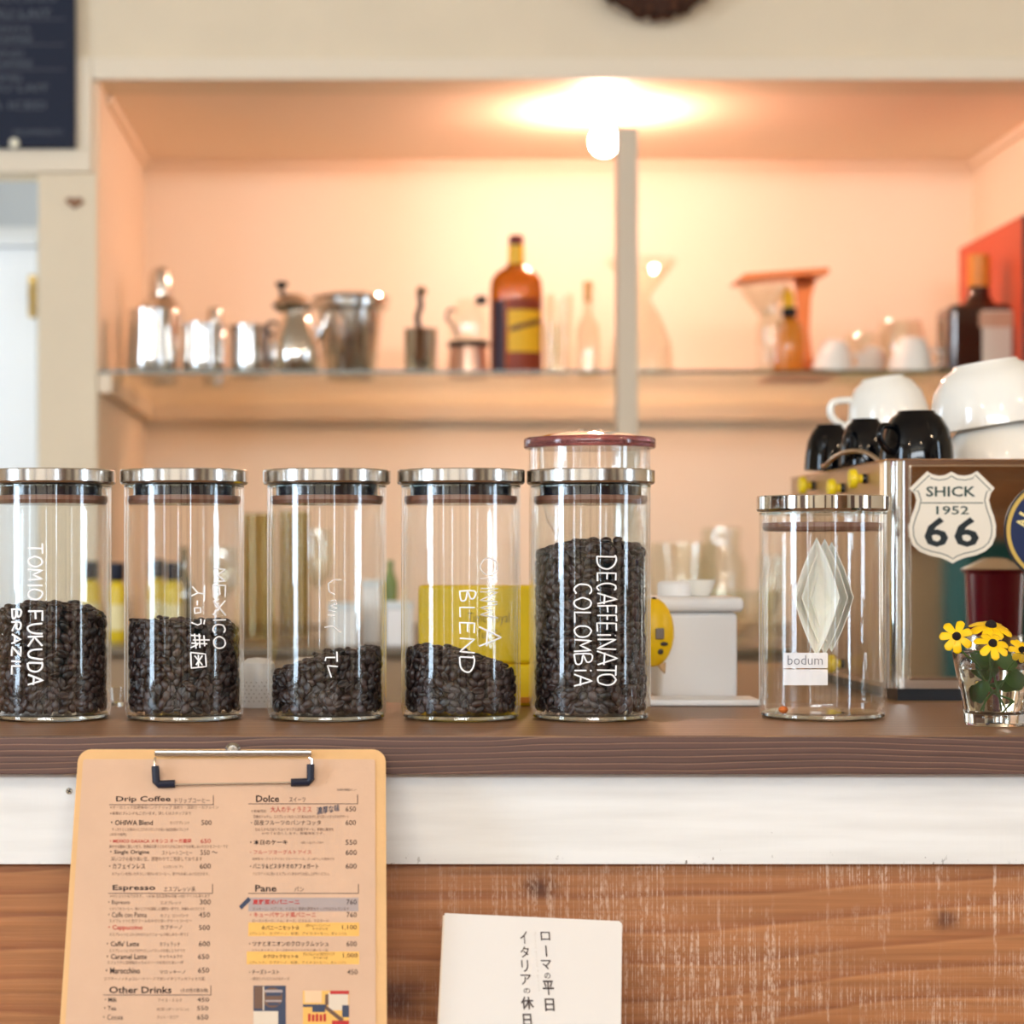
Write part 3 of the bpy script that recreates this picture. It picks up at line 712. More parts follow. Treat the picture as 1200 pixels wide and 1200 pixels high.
tag(obj('loose_bean', L((0, 0, 0), [(0, -.0035), (.003, -.0022), (.0042, 0), (.003, .0022), (0, .0035)], seg=16, M=Matrix.Translation((X(918, 1.77), 1.77, ZT+.0085))), mat('orange_bit', (206, 108, 44), .5)),
    'tiny orange pellet on the floor of the chrome-lidded clear jar', 'pellet')

# ------------------------------------------------------------------ clipboard with the menu, leaning on the bar
def plane_frame(TL, TR, BL_):
    """local frame of a leaning board: origin TL, u right, v down, n towards the viewer"""
    u = (TR-TL).normalized(); v = (BL_-TL); v = (v-u*v.dot(u)).normalized(); n = u.cross(v)
    if n.y > 0: n = -n
    return TL, u, v, n
def hit(px, py, fr, off=0.0):
    o, u, v, n = fr; e = Vector((0, 0, ZC)); d = P(px, py, 1.0)-e
    t = ((o+n*off)-e).dot(n)/d.dot(n); return e+d*t
CT = P(92, 878, 1.5995); C2 = P(452, 878, 1.5995); CB = P(80, 1200, 1.520)
CT = Vector((CT.x, CT.y, CT.z)); cfr = plane_frame(CT, C2, CB); co, cu, cv, cn = cfr
cw = (C2-CT).length; chh = .322
clipb = empty('clipboard', co+cu*cw/2+cv*chh, 'tan clipboard with a printed coffee menu leaning against the bar counter', 'clipboard')
def local_prism(name, fr, pts, z0, z1, mt, parent, smooth=30):
    o, u, v, n = fr; bm = bmesh.new(); prism(bm, [o+u*a_+v*b_+n*z0 for a_, b_ in pts], n*(z1-z0)); return obj(name, bm, mt, parent, smooth)
M_board = mat('hardboard', (218, 172, 116), .5, bump=.1, bscale=200, var=.05)
M_kraft = mat('kraft_paper', (208, 170, 140), .6, bump=.15, bscale=150, var=.04)
# sides flare a little: the left edge follows the photograph's slight turn
sk = .0022
def skew(pts): return [(a_-sk*b_/.2*(1 if a_ < cw/2 else -.2), b_) for a_, b_ in pts]
local_prism('board', cfr, skew(rounded(cw, chh, .010)), -.003, 0, M_board, clipb)
paper = local_prism('menu_sheet', cfr, skew(rounded(cw-.012, chh-.012, .002, 3, .004, .008)), .0002, .0008, M_kraft, clipb)
def cmap(px, py): return hit(px, py, cfr, .0011)
a = acc_new(); D_, R_, Fi, Bl, Ye, Gy, Pk, Wh, Tn = range(9)
def tx(s, x0, y0, x1, y1, mi=D_, bold=0): put_text(a, s, x0, y0, x1, y1, cmap, mi, bold)
HB = .018
def rule(x0, x1, y, yt):
    put_quad(a, x0, y, x1, y+.7, cmap, D_); put_quad(a, x1-.4, yt, x1+.4, y+.7, cmap, D_)
def head(s, x0, x1, y, jp, j0, j1, rx0, rx1):
    tx(s, x0, y-8, x1, y, D_, HB); tx(jp, j0, y-6, j1, y, D_); rule(rx0, rx1, y+1.6, y-9)
head('Drip Coffee', 136, 200, 941, 'ドリップコーヒー', 205, 246, 128, 250)
tx('※オーガニック豆使用のハンドドリップ 浅煎り・深煎り・カフェイン', 129, 944, 256, 948, Fi)
tx('※季節のブレンドもございます。詳しくはスタッフまで', 129, 951, 224, 955, Fi)
tx('・OHIWA Blend', 130, 961, 179, 967, D_, .012); tx('オハワブレンド', 199, 962, 222, 966, Fi); tx('500', 236, 961, 248, 967)
tx('すっきりとした味わいとコクのバランスの良い当店自慢のブレンド', 131, 970, 221, 974, Fi); tx('(本日の焙煎)', 129, 976, 148, 980, Fi)
tx('・MEXICO OAXACA メキシコ オーガ農園', 129, 983, 224, 988, R_, .012); tx('650', 235, 983, 247, 988, R_)
tx('爽やかな酸味と優しい甘さ。柑橘系の香りとなめらかな口あたりをお楽しみいただけるコーヒーです', 128, 990, 267, 994, Fi)
tx('・Single Origine', 129, 996, 175, 1002, D_, .01); tx('ストレートコーヒー', 190, 997, 225, 1002, Fi); tx('550 ～', 235, 996, 255, 1002)
tx('深いコクの香り高い豆、週替わりでご用意しております', 130, 1004, 237, 1009, Fi)
tx('・カフェインレス', 128, 1012, 170, 1018, D_, .01); tx('(コロンビア)', 192, 1014, 214, 1018, Fi); tx('600', 234, 1012, 247, 1018)
tx('カフェインを除いたやさしい味わいのコーヒー。夜でもお楽しみいただけます。', 131, 1022, 245, 1026, Fi)
head('Espresso', 132, 182, 1045, 'エスプレッソ系', 192, 229, 127, 249)
tx('※Wショットもできます。 ＋¥100 豆乳変更も可能 ＋¥50 アイスも承ります', 129, 1048, 246, 1052, Fi)
tx('・Espresso', 127, 1055, 152, 1061, D_); tx('エスプレッソ', 188, 1056, 212, 1060, Fi); tx('300', 234, 1054, 247, 1060)
tx('イタリアのコーヒー。香りとコクを凝縮した濃厚な一杯です。砂糖を入れてどうぞ', 128, 1063, 240, 1067, Fi)
tx('・Caffe con Panna', 127, 1069, 172, 1075, D_); tx('カフェ コンパンナ', 188, 1071, 221, 1075, Fi); tx('450', 233, 1069, 246, 1075)
tx('エスプレッソに生クリームをのせた甘いデザートコーヒー', 128, 1077, 225, 1081, Fi)
tx('・Cappuccino', 127, 1084, 167, 1091, R_, .01); tx('カプチーノ', 188, 1084, 213, 1089, D_); tx('500', 233, 1084, 246, 1090)
tx('エスプレッソとふわふわのミルクフォームが楽しめる一杯です', 128, 1093, 221, 1097, Fi)
tx("・Caffe' Latte", 125, 1103, 163, 1109, D_, .01); tx('カフェラッテ', 187, 1104, 211, 1109, D_); tx('600', 233, 1103, 246, 1109)
tx('エスプレッソとミルクのやさしいバランスを楽しむラテです', 128, 1112, 217, 1116, Fi)
tx('・Caramel Latte', 125, 1118, 172, 1124, D_, .01); tx('キャラメルラテ', 187, 1119, 214, 1123, D_); tx('650', 232, 1118, 245, 1124)
tx('カフェラテに自家製キャラメルソースを加えた甘い一杯', 126, 1126, 215, 1130, Fi)
tx('・Marocchino', 124, 1134, 164, 1141, D_, .012); tx('マロッキーノ', 187, 1137, 217, 1141, D_); tx('650', 232, 1134, 245, 1140)
tx('カプチーノ＋チョコレートソースで甘いイタリアンカフェモカ風', 122, 1145, 240, 1149, Fi)
head('Other Drinks', 128, 201, 1164, '(その他の飲み物)', 212, 244, 121, 247)
tx('・Milk', 123, 1169, 137, 1174, D_, .012); tx('アイス・ミルク', 185, 1170, 213, 1174, Fi); tx('450', 231, 1169, 245, 1174)
tx('・Tea', 122, 1179, 136, 1184, D_, .008); tx('紅茶 (ダージリン)', 184, 1181, 221, 1185, Fi); tx('550', 231, 1179, 244, 1184)
tx('・Cocoa', 121, 1189, 144, 1195, D_); tx('ホット・ココア', 184, 1190, 209, 1194, Fi); tx('650', 231, 1189, 244, 1195)
tx('2018年冬季限定メニュー', 395, 924, 418, 927, D_)
head('Dolce', 300, 327, 940, 'スイーツ', 339, 358, 291, 419)
tx('＊数量限定', 294, 949, 312, 952, Fi); tx('大人のティラミス', 317, 945, 365, 952, R_); put_text(a, '濃厚な味', 371, 944, 398, 953, lambda x, y: cmap(x, y-(x-385)*.14), Bl, .012); tx('650', 405, 945, 417, 951)
tx('定番のドルチェ。エスプレッソをたっぷり染み込ませたほろ苦いイタリアのデザート', 297, 955, 409, 959, Fi)
tx('・国産フルーツのパンナコッタ', 294, 961, 376, 967, D_); tx('600', 405, 961, 417, 967)
tx('なめらかな口あたりのイタリアの定番デザート。季節の果物を', 299, 970, 391, 974, Fi); tx('のせてお出しします。数量限定です。', 307, 975, 380, 978, Fi)
tx('・本日のケーキ', 293, 984, 337, 990, D_, .018); tx('※詳しくはスタッフまで', 353, 986, 379, 989, Fi); tx('550', 405, 984, 418, 990)
tx('・フルーツヨーグルトアイス', 293, 996, 365, 1001, R_); tx('600', 405, 996, 418, 1002)
tx('自家製ヨーグルトアイスとフルーツソース。さっぱりした後味です', 296, 1005, 392, 1008, Fi)
tx('・バニラ＆ピスタチオのアフォガート', 293, 1012, 373, 1018, D_, .014); tx('600', 405, 1012, 418, 1018)
tx('バニラアイスに熱いエスプレッソをかけてお召し上がりください。', 296, 1022, 386, 1026, Fi)
head('Pane', 299, 324, 1045, 'パン', 345, 356, 291, 420)
put_quad(a, 291, 1052, 420, 1068, lambda x, y: hit(x, y, cfr, .0009), Gy)
put_quad(a, 291, 1081, 421, 1097, lambda x, y: hit(x, y, cfr, .0009), Ye); put_quad(a, 289, 1115, 421, 1130, lambda x, y: hit(x, y, cfr, .0009), Ye)
n0 = len(a['v']); a['v'] += [cmap(280, 1062), cmap(283, 1066), cmap(294, 1055), cmap(291, 1051)]; a['f'].append((n0, n0+1, n0+2, n0+3)); a['m'].append(Bl)
tx('夏野菜のパニーニ', 296, 1054, 351, 1060, R_, .022); tx('760', 406, 1054, 418, 1060)
tx('ズッキーニ、パプリカ、ナスなど 季節の野菜をたっぷりはさんでいます', 296, 1063, 409, 1067, Fi)
tx('・キューバサンド風パニーニ', 293, 1069, 370, 1075, R_, .008); tx('760', 406, 1069, 418, 1075)
tx('ローストポーク、ハム、チーズ、ピクルス、マスタード', 296, 1077, 385, 1081, Fi)
tx('☆パニーニセット☆', 306, 1084, 351, 1090, D_, .014); tx('お好きなパニーニとドリンク', 358, 1083, 387, 1086, D_); tx('サラダつき', 366, 1087, 384, 1090, D_); tx('1,100', 401, 1084, 418, 1090)
tx('(ブレンド、カプチーノ、紅茶、アイスコーヒー、オレンジ)', 293, 1092, 406, 1096, Fi)
tx('・ツナとオニオンのクロックムッシュ', 292, 1103, 385, 1109, D_, .012); tx('600', 406, 1103, 418, 1109)
tx('ツナとオニオン、チーズをのせてこんがりと焼いた一品', 295, 1112, 384, 1115, Fi)
tx('☆クロックセット☆', 308, 1118, 350, 1123, D_, .014); tx('クロックムッシュとお好きなドリンク', 355, 1116, 392, 1120, D_); tx('サラダつき', 367, 1121, 384, 1124, D_); tx('1,000', 402, 1117, 419, 1123)
tx('(ブレンド、カプチーノ、紅茶、アイスコーヒー、オレンジ)', 293, 1126, 405, 1130, Fi)
tx('・チーズトースト', 292, 1136, 327, 1142, D_, .008); tx('450', 407, 1136, 419, 1142)
tx('・厚切りパンにとろけるチーズ', 294, 1145, 339, 1149, Fi)
# two small printed pictures at the foot of the menu
q = lambda x0, y0, x1, y1, mi, off=.0011: put_quad(a, x0, y0, x1, y1, lambda x, y: hit(x, y, cfr, off), mi)
q(297, 1155, 335, 1215, Bl, .0009); q(298, 1156, 308, 1182, Fi, .0010); q(297, 1185, 326, 1215, Wh, .0010); q(310, 1160, 331, 1163, Gy); q(311, 1172, 330, 1174, Gy); q(308, 1156, 309.5, 1184, Wh)
n0 = len(a['v']); a['v'] += [hit(319+12*math.cos(t), 1169+12*math.sin(t), cfr, .00105) for t in np.linspace(0, 6.28, 20)[:-1]]; a['f'].append(tuple(range(n0, n0+19))); a['m'].append(Fi)
q(312, 1163, 329, 1167, Bl); q(314, 1175, 327, 1178, Bl)
q(355, 1161, 409, 1215, Ye, .0009); q(357, 1161, 377, 1175, Tn, .0010); q(385, 1163, 408, 1184, Wh, .0010); q(387, 1161, 409, 1165, R_); q(355, 1177, 382, 1180, Bl); q(366, 1180, 381, 1186, Bl); q(381, 1165, 385, 1178, Fi)
n0 = len(a['v']); a['v'] += [cmap(379, 1181), cmap(400, 1198), cmap(403, 1194), cmap(382, 1178)]; a['f'].append((n0, n0+1, n0+2, n0+3)); a['m'].append(Fi)
for k in range(5): q(361+4.5*k, 1188+k % 2, 364+4.5*k, 1197, R_)
q(401, 1178, 409, 1192, Bl); q(389, 1196, 409, 1202, R_)
acc_obj('menu_print', a, [M_print, M_printred, M_printfine, M_printblue, mat('print_yellow', (232, 178, 92), .7), mat('print_grey', (168, 152, 146), .7), M_printred, mat('print_pale', (216, 198, 176), .7), mat('print_tan', (230, 190, 150), .7)], paper)
# wire clip: flat bar, bent wire with black tips
clip = obj('clip_bar', B(0, (365-181)/F*1.595, -.0015, .0015, -.0045, 0, bev=.0012, M=Matrix.Translation(hit(181, 886.5, cfr, .004)-Vector((0, 0, .0)))@Matrix.Translation((0, 0, .0047))), M_steel, clipb)
wire = [hit(182, 888, cfr, .005), hit(181, 893, cfr, .006), hit(181, 917, cfr, .0045), hit(184, 920, cfr, .0028), hit(363, 917, cfr, .0028), hit(366, 914, cfr, .0045), hit(366, 890, cfr, .006), hit(363, 888, cfr, .005)]
obj('clip_wire', T(wire, .0009, seg=8), M_steel, clip)
tip1 = [hit(182, 898, cfr, .0062), hit(183, 916, cfr, .0045), hit(186, 919, cfr, .003), hit(205, 918.5, cfr, .003)]
tip2 = [hit(364, 896, cfr, .0062), hit(364, 913, cfr, .0045), hit(361, 916.5, cfr, .003), hit(341, 917, cfr, .003)]
for tp in (tip1, tip2): obj('clip_tip', T(tp, .0030, seg=10), mat('navy_rubber', (16, 22, 44), .45), clip)
obj('clip_mount', L((0, 0, 0), [(0, 0), (.006, 0), (.004, .0035), (0, .004)], seg=20, M=Matrix.Translation(hit(273, 879.5, cfr, .001)) @ Matrix.Rotation(PI/2, 4, 'X')), M_steel, clip)

# ------------------------------------------------------------------ cream booklet
BT = P(521, 1070, 1.575); B2 = P(729, 1079.5, 1.565); B3 = P(523.5, 1200, 1.540)
bfr = plane_frame(BT, B2, B3); bo_, bu, bv, bn = bfr; bw = (B2-BT).length
book = empty('booklet', bo_+bv*.186+bu*bw/2, 'cream booklet with vertical Japanese title leaning below the bar counter', 'book')
M_cover = mat('booklet_cover', (220, 213, 205), .45, bump=.05)
bh = (bo_.z-ZTAB)/abs(bv.z)-.002-bw*abs(bu.z)
local_prism('cover', bfr, [(0, 0), (bw-.002, 0), (bw, .002), (bw+.0008, bh), (0, bh)], -.0008, 0, M_cover, book, 20)
local_prism('back_cover', bfr, [(-.0015, .001), (bw-.001, .001), (bw-.001, bh), (-.0015, bh)], -.0088, -.008, M_cover, book, 20)
bm = bmesh.new(); ipg = 14
for k in range(ipg):
    d = -.0078+k*.0005
    prism(bm, [bo_+bu*x+bv*y+bn*d for x, y in [(-.0012+.0002*(k % 3), .0015), (bw-.002, .0015), (bw-.002, bh), (-.0012+.0002*(k % 3), bh)]], bn*.00042)
tag(obj('pages', bm, mat('page_cream', (226, 206, 182), .7), book, 20), kind='stuff')
a = acc_new(); bmap = lambda px, py: hit(px, py, bfr, .0004)
tilt = lambda x, y: bmap(x+(y-1090)*.075, y)
for ch, x0, y0, x1, y1 in [('ロ', 633, 1092, 644, 1102), ('│', 637.5, 1108, 639, 1121), ('マ', 631, 1125, 643, 1136), ('の', 634, 1140, 641, 1147), ('平', 631, 1149, 644, 1166), ('日', 632, 1170, 643, 1185),
                          ('イ', 609, 1091, 617, 1106), ('タ', 608, 1109, 618, 1122), ('リ', 608, 1125, 616, 1139), ('ア', 606, 1142, 618, 1154), ('の', 608, 1158, 616, 1164), ('休', 604, 1168, 619, 1183), ('日', 605, 1188, 615, 1203)]:
    put_text(a, ch, x0, y0, x1, y1, tilt, 0, .016 if ch in '平日休' else .006)
put_text(a, 'giorni feriali a Roma', 0, 0, 70, 3, lambda x, y: tilt(625+(3-y)*-1+3, 1092+x), 1, -.01)
acc_obj('cover_print', a, [M_print, mat('print_pale_grey', (206, 196, 184), .7)], book)

# ------------------------------------------------------------------ flower glass
DG = 1.715; gx = X(1166, DG)
gl = empty('water_tumbler', (gx, DG, ZT), 'faceted clear tumbler of water holding yellow flowers at the right end', 'glass')
def tumbler():
    bm = bmesh.new(); n = 48; prof = []
    H = .0590
    outer = [(0, .0), (.0225, 0), (.0240, .002), (.0262, .022), (.0292, .0355), (.0300, .038), (.0335, H-.001), (.0330, H)]
    inner = [(.0318, H), (.0312, H-.001), (.0278, .038), (.0258, .030), (.0228, .012), (.020, .0095), (0, .009)]
    rings = []
    for k, (r, z) in enumerate(outer+inner):
        if r == 0: rings.append([bm.verts.new((gx, DG, ZT+z))]); continue
        ring = []
        for i in range(n):
            a_ = 2*PI*i/n; q = r
            if k < len(outer) and z < .037:
                s_ = PI/5; aa = (a_ % s_)-s_/2; q = r*math.cos(s_/2)/math.cos(aa)*1.02
            ring.append(bm.verts.new((gx+q*math.cos(a_), DG+q*math.sin(a_), ZT+.0003+z)))
        rings.append(ring)
    for A, Bq in zip(rings[:-1], rings[1:]):
        for i in range(n):
            j = (i+1) % n
            if len(A) == 1: bm.faces.new((A[0], Bq[j], Bq[i]))
            elif len(Bq) == 1: bm.faces.new((A[i], A[j], Bq[0]))
            else: bm.faces.new((A[i], A[j], Bq[j], Bq[i]))
    return bm
obj('glass_body', tumbler(), mat('tumbler_glass', (250, 252, 250), .0, trans=1, ior=1.46), gl, smooth=25)
tag(obj('water', L((gx, DG, ZT+.0097), [(0, 0), (.0198, .0002), (.0224, .003), (.0254, .021), (.0274, .0285), (.0288, .0360), (0, .0356)], seg=40), mat('water', (252, 254, 252), 0, trans=1, ior=1.33), gl), kind=None)
M_petal = mat('petal_yellow', (252, 202, 8), .45, var=.08, bscale=400)
M_core = mat('flower_core', (24, 12, 16), .8, bump=1, bscale=900)
M_stem = mat('stem_green', (70, 112, 46), .5); M_leaf = mat('leaf_green', (58, 106, 40), .5, var=.15, bscale=300)
def flower(px, py, D, nrm, R_, npet, label, foot, droop=.25):
    c = P(px, py, D); nz = Vector(nrm).normalized(); ux = nz.cross(Vector((0, 0, 1))).normalized(); uy = nz.cross(ux)
    root = empty('yellow_flower', c, label, 'flower', 'yellow flowers in the tumbler')
    for k in range(npet):
        ang = 2*PI*k/npet+random.uniform(-.12, .12)+px; bm = bmesh.new(); Lp = R_*random.uniform(1.0, 1.15); Wp = R_*.205
        d = math.cos(ang)*ux+math.sin(ang)*uy; s_ = nz.cross(d); rows = []
        for i in range(8):
            t = i/7; w_ = Wp*(.35+.95*math.sin(PI*min(1, t*.55+.12))**1.2)*(1 if t < .85 else math.sqrt(max(0.02, 1-((t-.85)/.16)**2)))
            ctr = c+d*(R_*.18+(Lp-R_*.18)*t)-nz*(droop*R_*t*t)+nz*random.uniform(-.0002, .0002)
            rows.append([bm.verts.new(ctr+s_*w_*q_-nz*abs(q_)*-.0006*(1-t)+nz*(.0003 if q_ == 0 else 0)) for q_ in (-1, -.5, 0, .5, 1)])
        for A, Bq in zip(rows[:-1], rows[1:]):
            for i in range(4): bm.faces.new((A[i], A[i+1], Bq[i+1], Bq[i]))
        o = obj('petal', bm, M_petal, root, 180); m = o.modifiers.new('thickness', 'SOLIDIFY'); m.thickness = .0003
    rot = nz.to_track_quat('Z', 'Y').to_matrix().to_4x4()
    obj('flower_centre', L((0, 0, 0), [(R_*.24, -.001), (R_*.28, .001), (R_*.24, .0032), (R_*.12, .0048), (0, .0052)], seg=16, M=Matrix.Translation(c) @ rot), M_core, root, 180)
    st = smooth_path([c-nz*.001, c-nz*.006+Vector((0, 0, -.006)), Vector((gx, DG, ZT+.040))*.6+c*.4-Vector((0, 0, .006)), Vector(foot)], 6)
    obj('stem', T(st, .0008, seg=6), M_stem, root)
fz = ZT+.014
flower(1121, 746, 1.690, (-.25, -1, .35), .0125, 7, 'yellow flower with black centre leaning over the tumbler rim, leftmost', (gx+.008, DG, fz))
flower(1161, 734, 1.705, (.05, -.42, 1), .0165, 8, 'yellow flower with black centre, highest over the tumbler', (gx-.006, DG+.004, fz))
flower(1163, 755, 1.680, (0, -.75, .65), .0125, 7, 'yellow flower with black centre, lowest over the tumbler rim', (gx+.002, DG-.006, fz))
flower(1196, 762, 1.690, (.4, -.9, .4), .0095, 8, 'small yellow flower at the right edge of the tumbler', (gx-.010, DG, fz))
bm = bmesh.new()
def leaf(bm, c, d, n_, L_, W_):
    d = Vector(d).normalized(); n_ = Vector(n_).normalized(); s_ = d.cross(n_).normalized(); rows = []
    for i in range(7):
        t = i/6; w_ = W_*math.sin(PI*(.08+.9*t))**.8; rows.append([bm.verts.new(Vector(c)+d*L_*t+s_*w_*q_+n_*(.0012*abs(q_)-.004*t*t)) for q_ in (-1, 0, 1)])
    for A, Bq in zip(rows[:-1], rows[1:]):
        for i in range(2): bm.faces.new((A[i], A[i+1], Bq[i+1], Bq[i]))
lf = empty('leaf_sprig', (gx, DG, ZT+.03), 'green leafy sprigs standing in the water of the tumbler', 'leaves')
for c, d, n_, L_, W_ in [((gx-.018, DG-.008, ZT+.034), (.5, 0, -1), (0, -1, .1), .016, .008), ((gx-.010, DG-.010, ZT+.038), (-.4, -.1, -1), (.2, -1, 0), .018, .007), ((gx+.004, DG-.010, ZT+.040), (1, 0, -.2), (0, -1, .3), .016, .007),
                         ((gx-.016, DG, ZT+.046), (1, 0, .1), (0, -1, .2), .02, .008), ((gx+.016, DG, ZT+.034), (-1, 0, .1), (0, -1, .2), .018, .006), ((gx-.004, DG-.006, ZT+.053), (1, 0, -.2), (0, -1, .6), .022, .007), ((gx-.02, DG, ZT+.056), (1, 0, -.35), (0, -1, .6), .02, .007)]:
    bm = bmesh.new(); leaf(bm, c, d, n_, L_, W_); obj('leaf', bm, M_leaf, lf, 180)
obj('sprig_stem', T(smooth_path([(gx-.004, DG, ZT+.056), (gx-.002, DG, ZT+.03), (gx+.010, DG-.004, ZT+.022), (gx+.002, DG-.006, ZT+.012)]), .0009, seg=6), M_stem, lf)

# ------------------------------------------------------------------ espresso machine
D0 = 2.0; MX0 = X(1040, D0); MX1 = MX0+.42; MZ1 = Z(540, D0); MZ0 = ZT+.012; MY1 = 2.46
M_champ = mat('champagne_metal', (196, 166, 132), .32, .75)
em = empty('espresso_machine', ((MX0+MX1)/2, 2.23, ZT), 'chrome espresso machine with round stickers and cups on its top', 'coffee machine')
bm = bmesh.new(); box(bm, MX0, MX1, D0, MY1, MZ0, MZ1)
ve = [e for e in bm.edges if abs(e.verts[0].co.z-e.verts[1].co.z) > .05]
bmesh.ops.bevel(bm, geom=ve, offset=.016, segments=8, affect='EDGES', profile=.5)
obj('body', bm, M_chrome, em, 20)
obj('side_panel', B(MX0-.003, MX0+.001, D0+.018, MY1-.012, MZ0+.005, MZ1-.001, bev=.001), M_champ, em)
obj('back_panel', B(MX0+.020, MX1-.02, D0-.002, D0+.002, MZ0+.008, MZ1-.004, bev=.0015), mat('mirror_panel', (196, 180, 162), .035, 1), em)
obj('top_plate', B(MX0-.002, MX1+.002, D0-.003, MY1, MZ1, MZ1+.0018, bev=.0008), mat('copper_edge', (206, 170, 140), .2, 1), em)
obj('plinth', B(MX0+.012, MX1-.01, D0+.01, MY1-.02, ZT, MZ0), M_black, em)
M_knob = mat('yellow_knob', (244, 214, 30), .35, coat=.3)
for px_, py_ in ((957, 553), (992, 572), (1018, 561), (992, 778)):
    dd = MX0*F/(px_-CX); zk = Z(py_, dd) if py_ > 560 else min(Z(py_, dd), MZ1-.012)
    k = obj('yellow_knob', L((0, 0, 0), [(0, .003), (.0045, .003), (.0045, .008), (.0092, .010), (.0098, .013), (.0085, .0165), (0, .0178)], seg=28, M=Matrix.Translation((MX0-.0025, dd, zk)) @ Matrix.Rotation(-PI/2, 4, 'Y')), M_knob, em)
    obj('knob_stem', L((0, 0, 0), [(0, 0), (.005, 0), (.0045, .004), (0, .004)], seg=16, M=Matrix.Translation((MX0-.0030, dd, zk)) @ Matrix.Rotation(-PI/2, 4, 'Y')), M_black, k)
hoop = [P(994+27*math.cos(a_), 553-25*math.sin(a_), 2.10) for a_ in np.linspace(0, PI, 18)]
hoop = [Vector((p.x+(.012*(i/17)), p.y+.12*(i/17)-.05, max(p.z, MZ1+.002))) for i, p in enumerate(hoop)]
tag(obj('steel_hoop', T(hoop, .0022, seg=10), mat('worn_steel', (200, 176, 150), .3, 1)), 'thin bent steel hoop standing on the espresso machine before the black cups', 'handle')
# shield sticker
shp = [(72.6, 0)]
raw = [(265, 128), (300, 148), (345, 158), (385, 152), (428, 130), (470, 152), (515, 158), (560, 148), (600, 126), (716, 240), (690, 275), (678, 320), (690, 370), (712, 430), (726, 490), (724, 560), (700, 620), (655, 662), (590, 690), (520, 705), (475, 722), (435, 744),
       (395, 722), (350, 705), (285, 692), (215, 665), (170, 625), (146, 565), (142, 495), (158, 435), (182, 375), (194, 320), (180, 275), (146, 243)]
rw = 914/160
ring_o = [(1040+x/rw, 530+y/rw) for x, y in raw]
def sp(px, py, off): D = D0-.002-off; return P(px, py, D)
# panel-plane coordinates: all sticker layers share the scale of the panel plane
def spp(px, py, off): p = P(px, py, D0-.002); return Vector((p.x, p.y-off, p.z))
def scaled(pts, k): cx_ = sum(p[0] for p in pts)/len(pts); cy_ = 602; return [(cx_+(x-cx_)*k, cy_+(y-cy_)*k) for x, y in pts]
st = empty('shield_sticker', spp(1115, 655, 0), 'white highway shield sticker with a bold 66 on the chrome panel', 'sticker')
M_stw = mat('sticker_white', (232, 224, 208), .4); M_stg = mat('sticker_green', (24, 58, 50), .4); M_stk = mat('sticker_black', (8, 22, 26), .4)
def flat(name, pts, o0, o1, mt, parent):
    bm = bmesh.new(); prism(bm, [spp(x, y, o0) for x, y in pts], Vector((0, -(o1-o0), 0))); return obj(name, bm, mt, parent, 20)
flat('backing', ring_o, .0001, .0006, M_stw, st)
raw_in = []
n_ = len(ring_o)
for i in range(n_):   # inset outline
    a_ = Vector(ring_o[i-1]); b_ = Vector(ring_o[i]); c_ = Vector(ring_o[(i+1) % n_]); t_ = (c_-a_).normalized(); nn_ = Vector((-t_.y, t_.x))
    raw_in.append((b_, nn_))
ln = bmesh.new(); pv = [[b_+nn_*d_ for d_ in (4.6, 5.6)] for b_, nn_ in raw_in]
for i in range(n_):
    j = (i+1) % n_; q_ = [pv[i][0], pv[i][1], pv[j][1], pv[j][0]]
    prism(ln, [spp(p_.x, p_.y, .0006) for p_ in q_], Vector((0, -.00012, 0)))
prism(ln, [spp(x, y, .0006) for x, y in ((1079.5, 588.8), (1152, 588.8), (1152, 590), (1079.5, 590))], Vector((0, -.00012, 0)))
obj('outline', ln, M_stg, st, 0)
a = acc_new(); m_ = lambda px, py: spp(px, py, .0008)
put_text(a, 'SHICK', 1085, 570, 1143, 582, m_, 0, .018); put_text(a, '1952', 1097, 593, 1135, 603, m_, 0, .012); put_text(a, '6', 1083, 606, 1111, 641, m_, 1, .022); put_text(a, '6', 1118, 606, 1147, 641, m_, 1, .022)
acc_obj('lettering', a, [M_stg, M_stk], st)
# round enamel emblem
ex, ey, er = 1238, 622, 61.5
eb = empty('round_emblem', spp(ex, ey, 0), 'round dark blue emblem with gold border at the right edge of the chrome panel', 'sticker')
circ = lambda r, n=64: [(ex+r*math.cos(2*PI*i/n), ey+r*math.sin(2*PI*i/n)) for i in range(n)]
M_gold = mat('emblem_gold', (214, 180, 92), .35, .4); M_navy = mat('emblem_navy', (16, 34, 78), .35)
flat('rim', circ(er), .0001, .0012, mat('emblem_dark', (24, 24, 34), .4), eb)
def annul(name, r0, r1, o0, o1, mt):
    bm = bmesh.new(); n = 64; A_ = circ(r0, n); B_ = circ(r1, n)
    for i in range(n): j = (i+1) % n; prism(bm, [spp(*A_[i], o0), spp(*A_[j], o0), spp(*B_[j], o0), spp(*B_[i], o0)], Vector((0, -(o1-o0), 0)))
    return obj(name, bm, mt, eb, 20)
annul('gold_ring', 54.5, 59, .0012, .0016, M_gold); flat('field', circ(54.5), .0012, .0014, M_navy, eb); annul('inner_ring', 26, 30, .0014, .0017, M_gold)
flat('centre', circ(26), .0014, .0016, mat('emblem_cream', (214, 206, 180), .4), eb)
a = acc_new()
for k, ch in enumerate('ALFA'):
    th = math.radians(193+17*k); c_, s_ = math.cos(th), math.sin(th)     # reading clockwise over the top
    def em_map(x, y, c_=c_, s_=s_): r = 48.5-(y); return spp(ex+c_*r-s_*x, ey+s_*r+c_*x, .0016)
    put_text(a, ch, -5, 0, 5, 12, em_map, 0, .02)
acc_obj('emblem_lettering', a, [mat('emblem_letter', (240, 222, 150), .4)], eb)
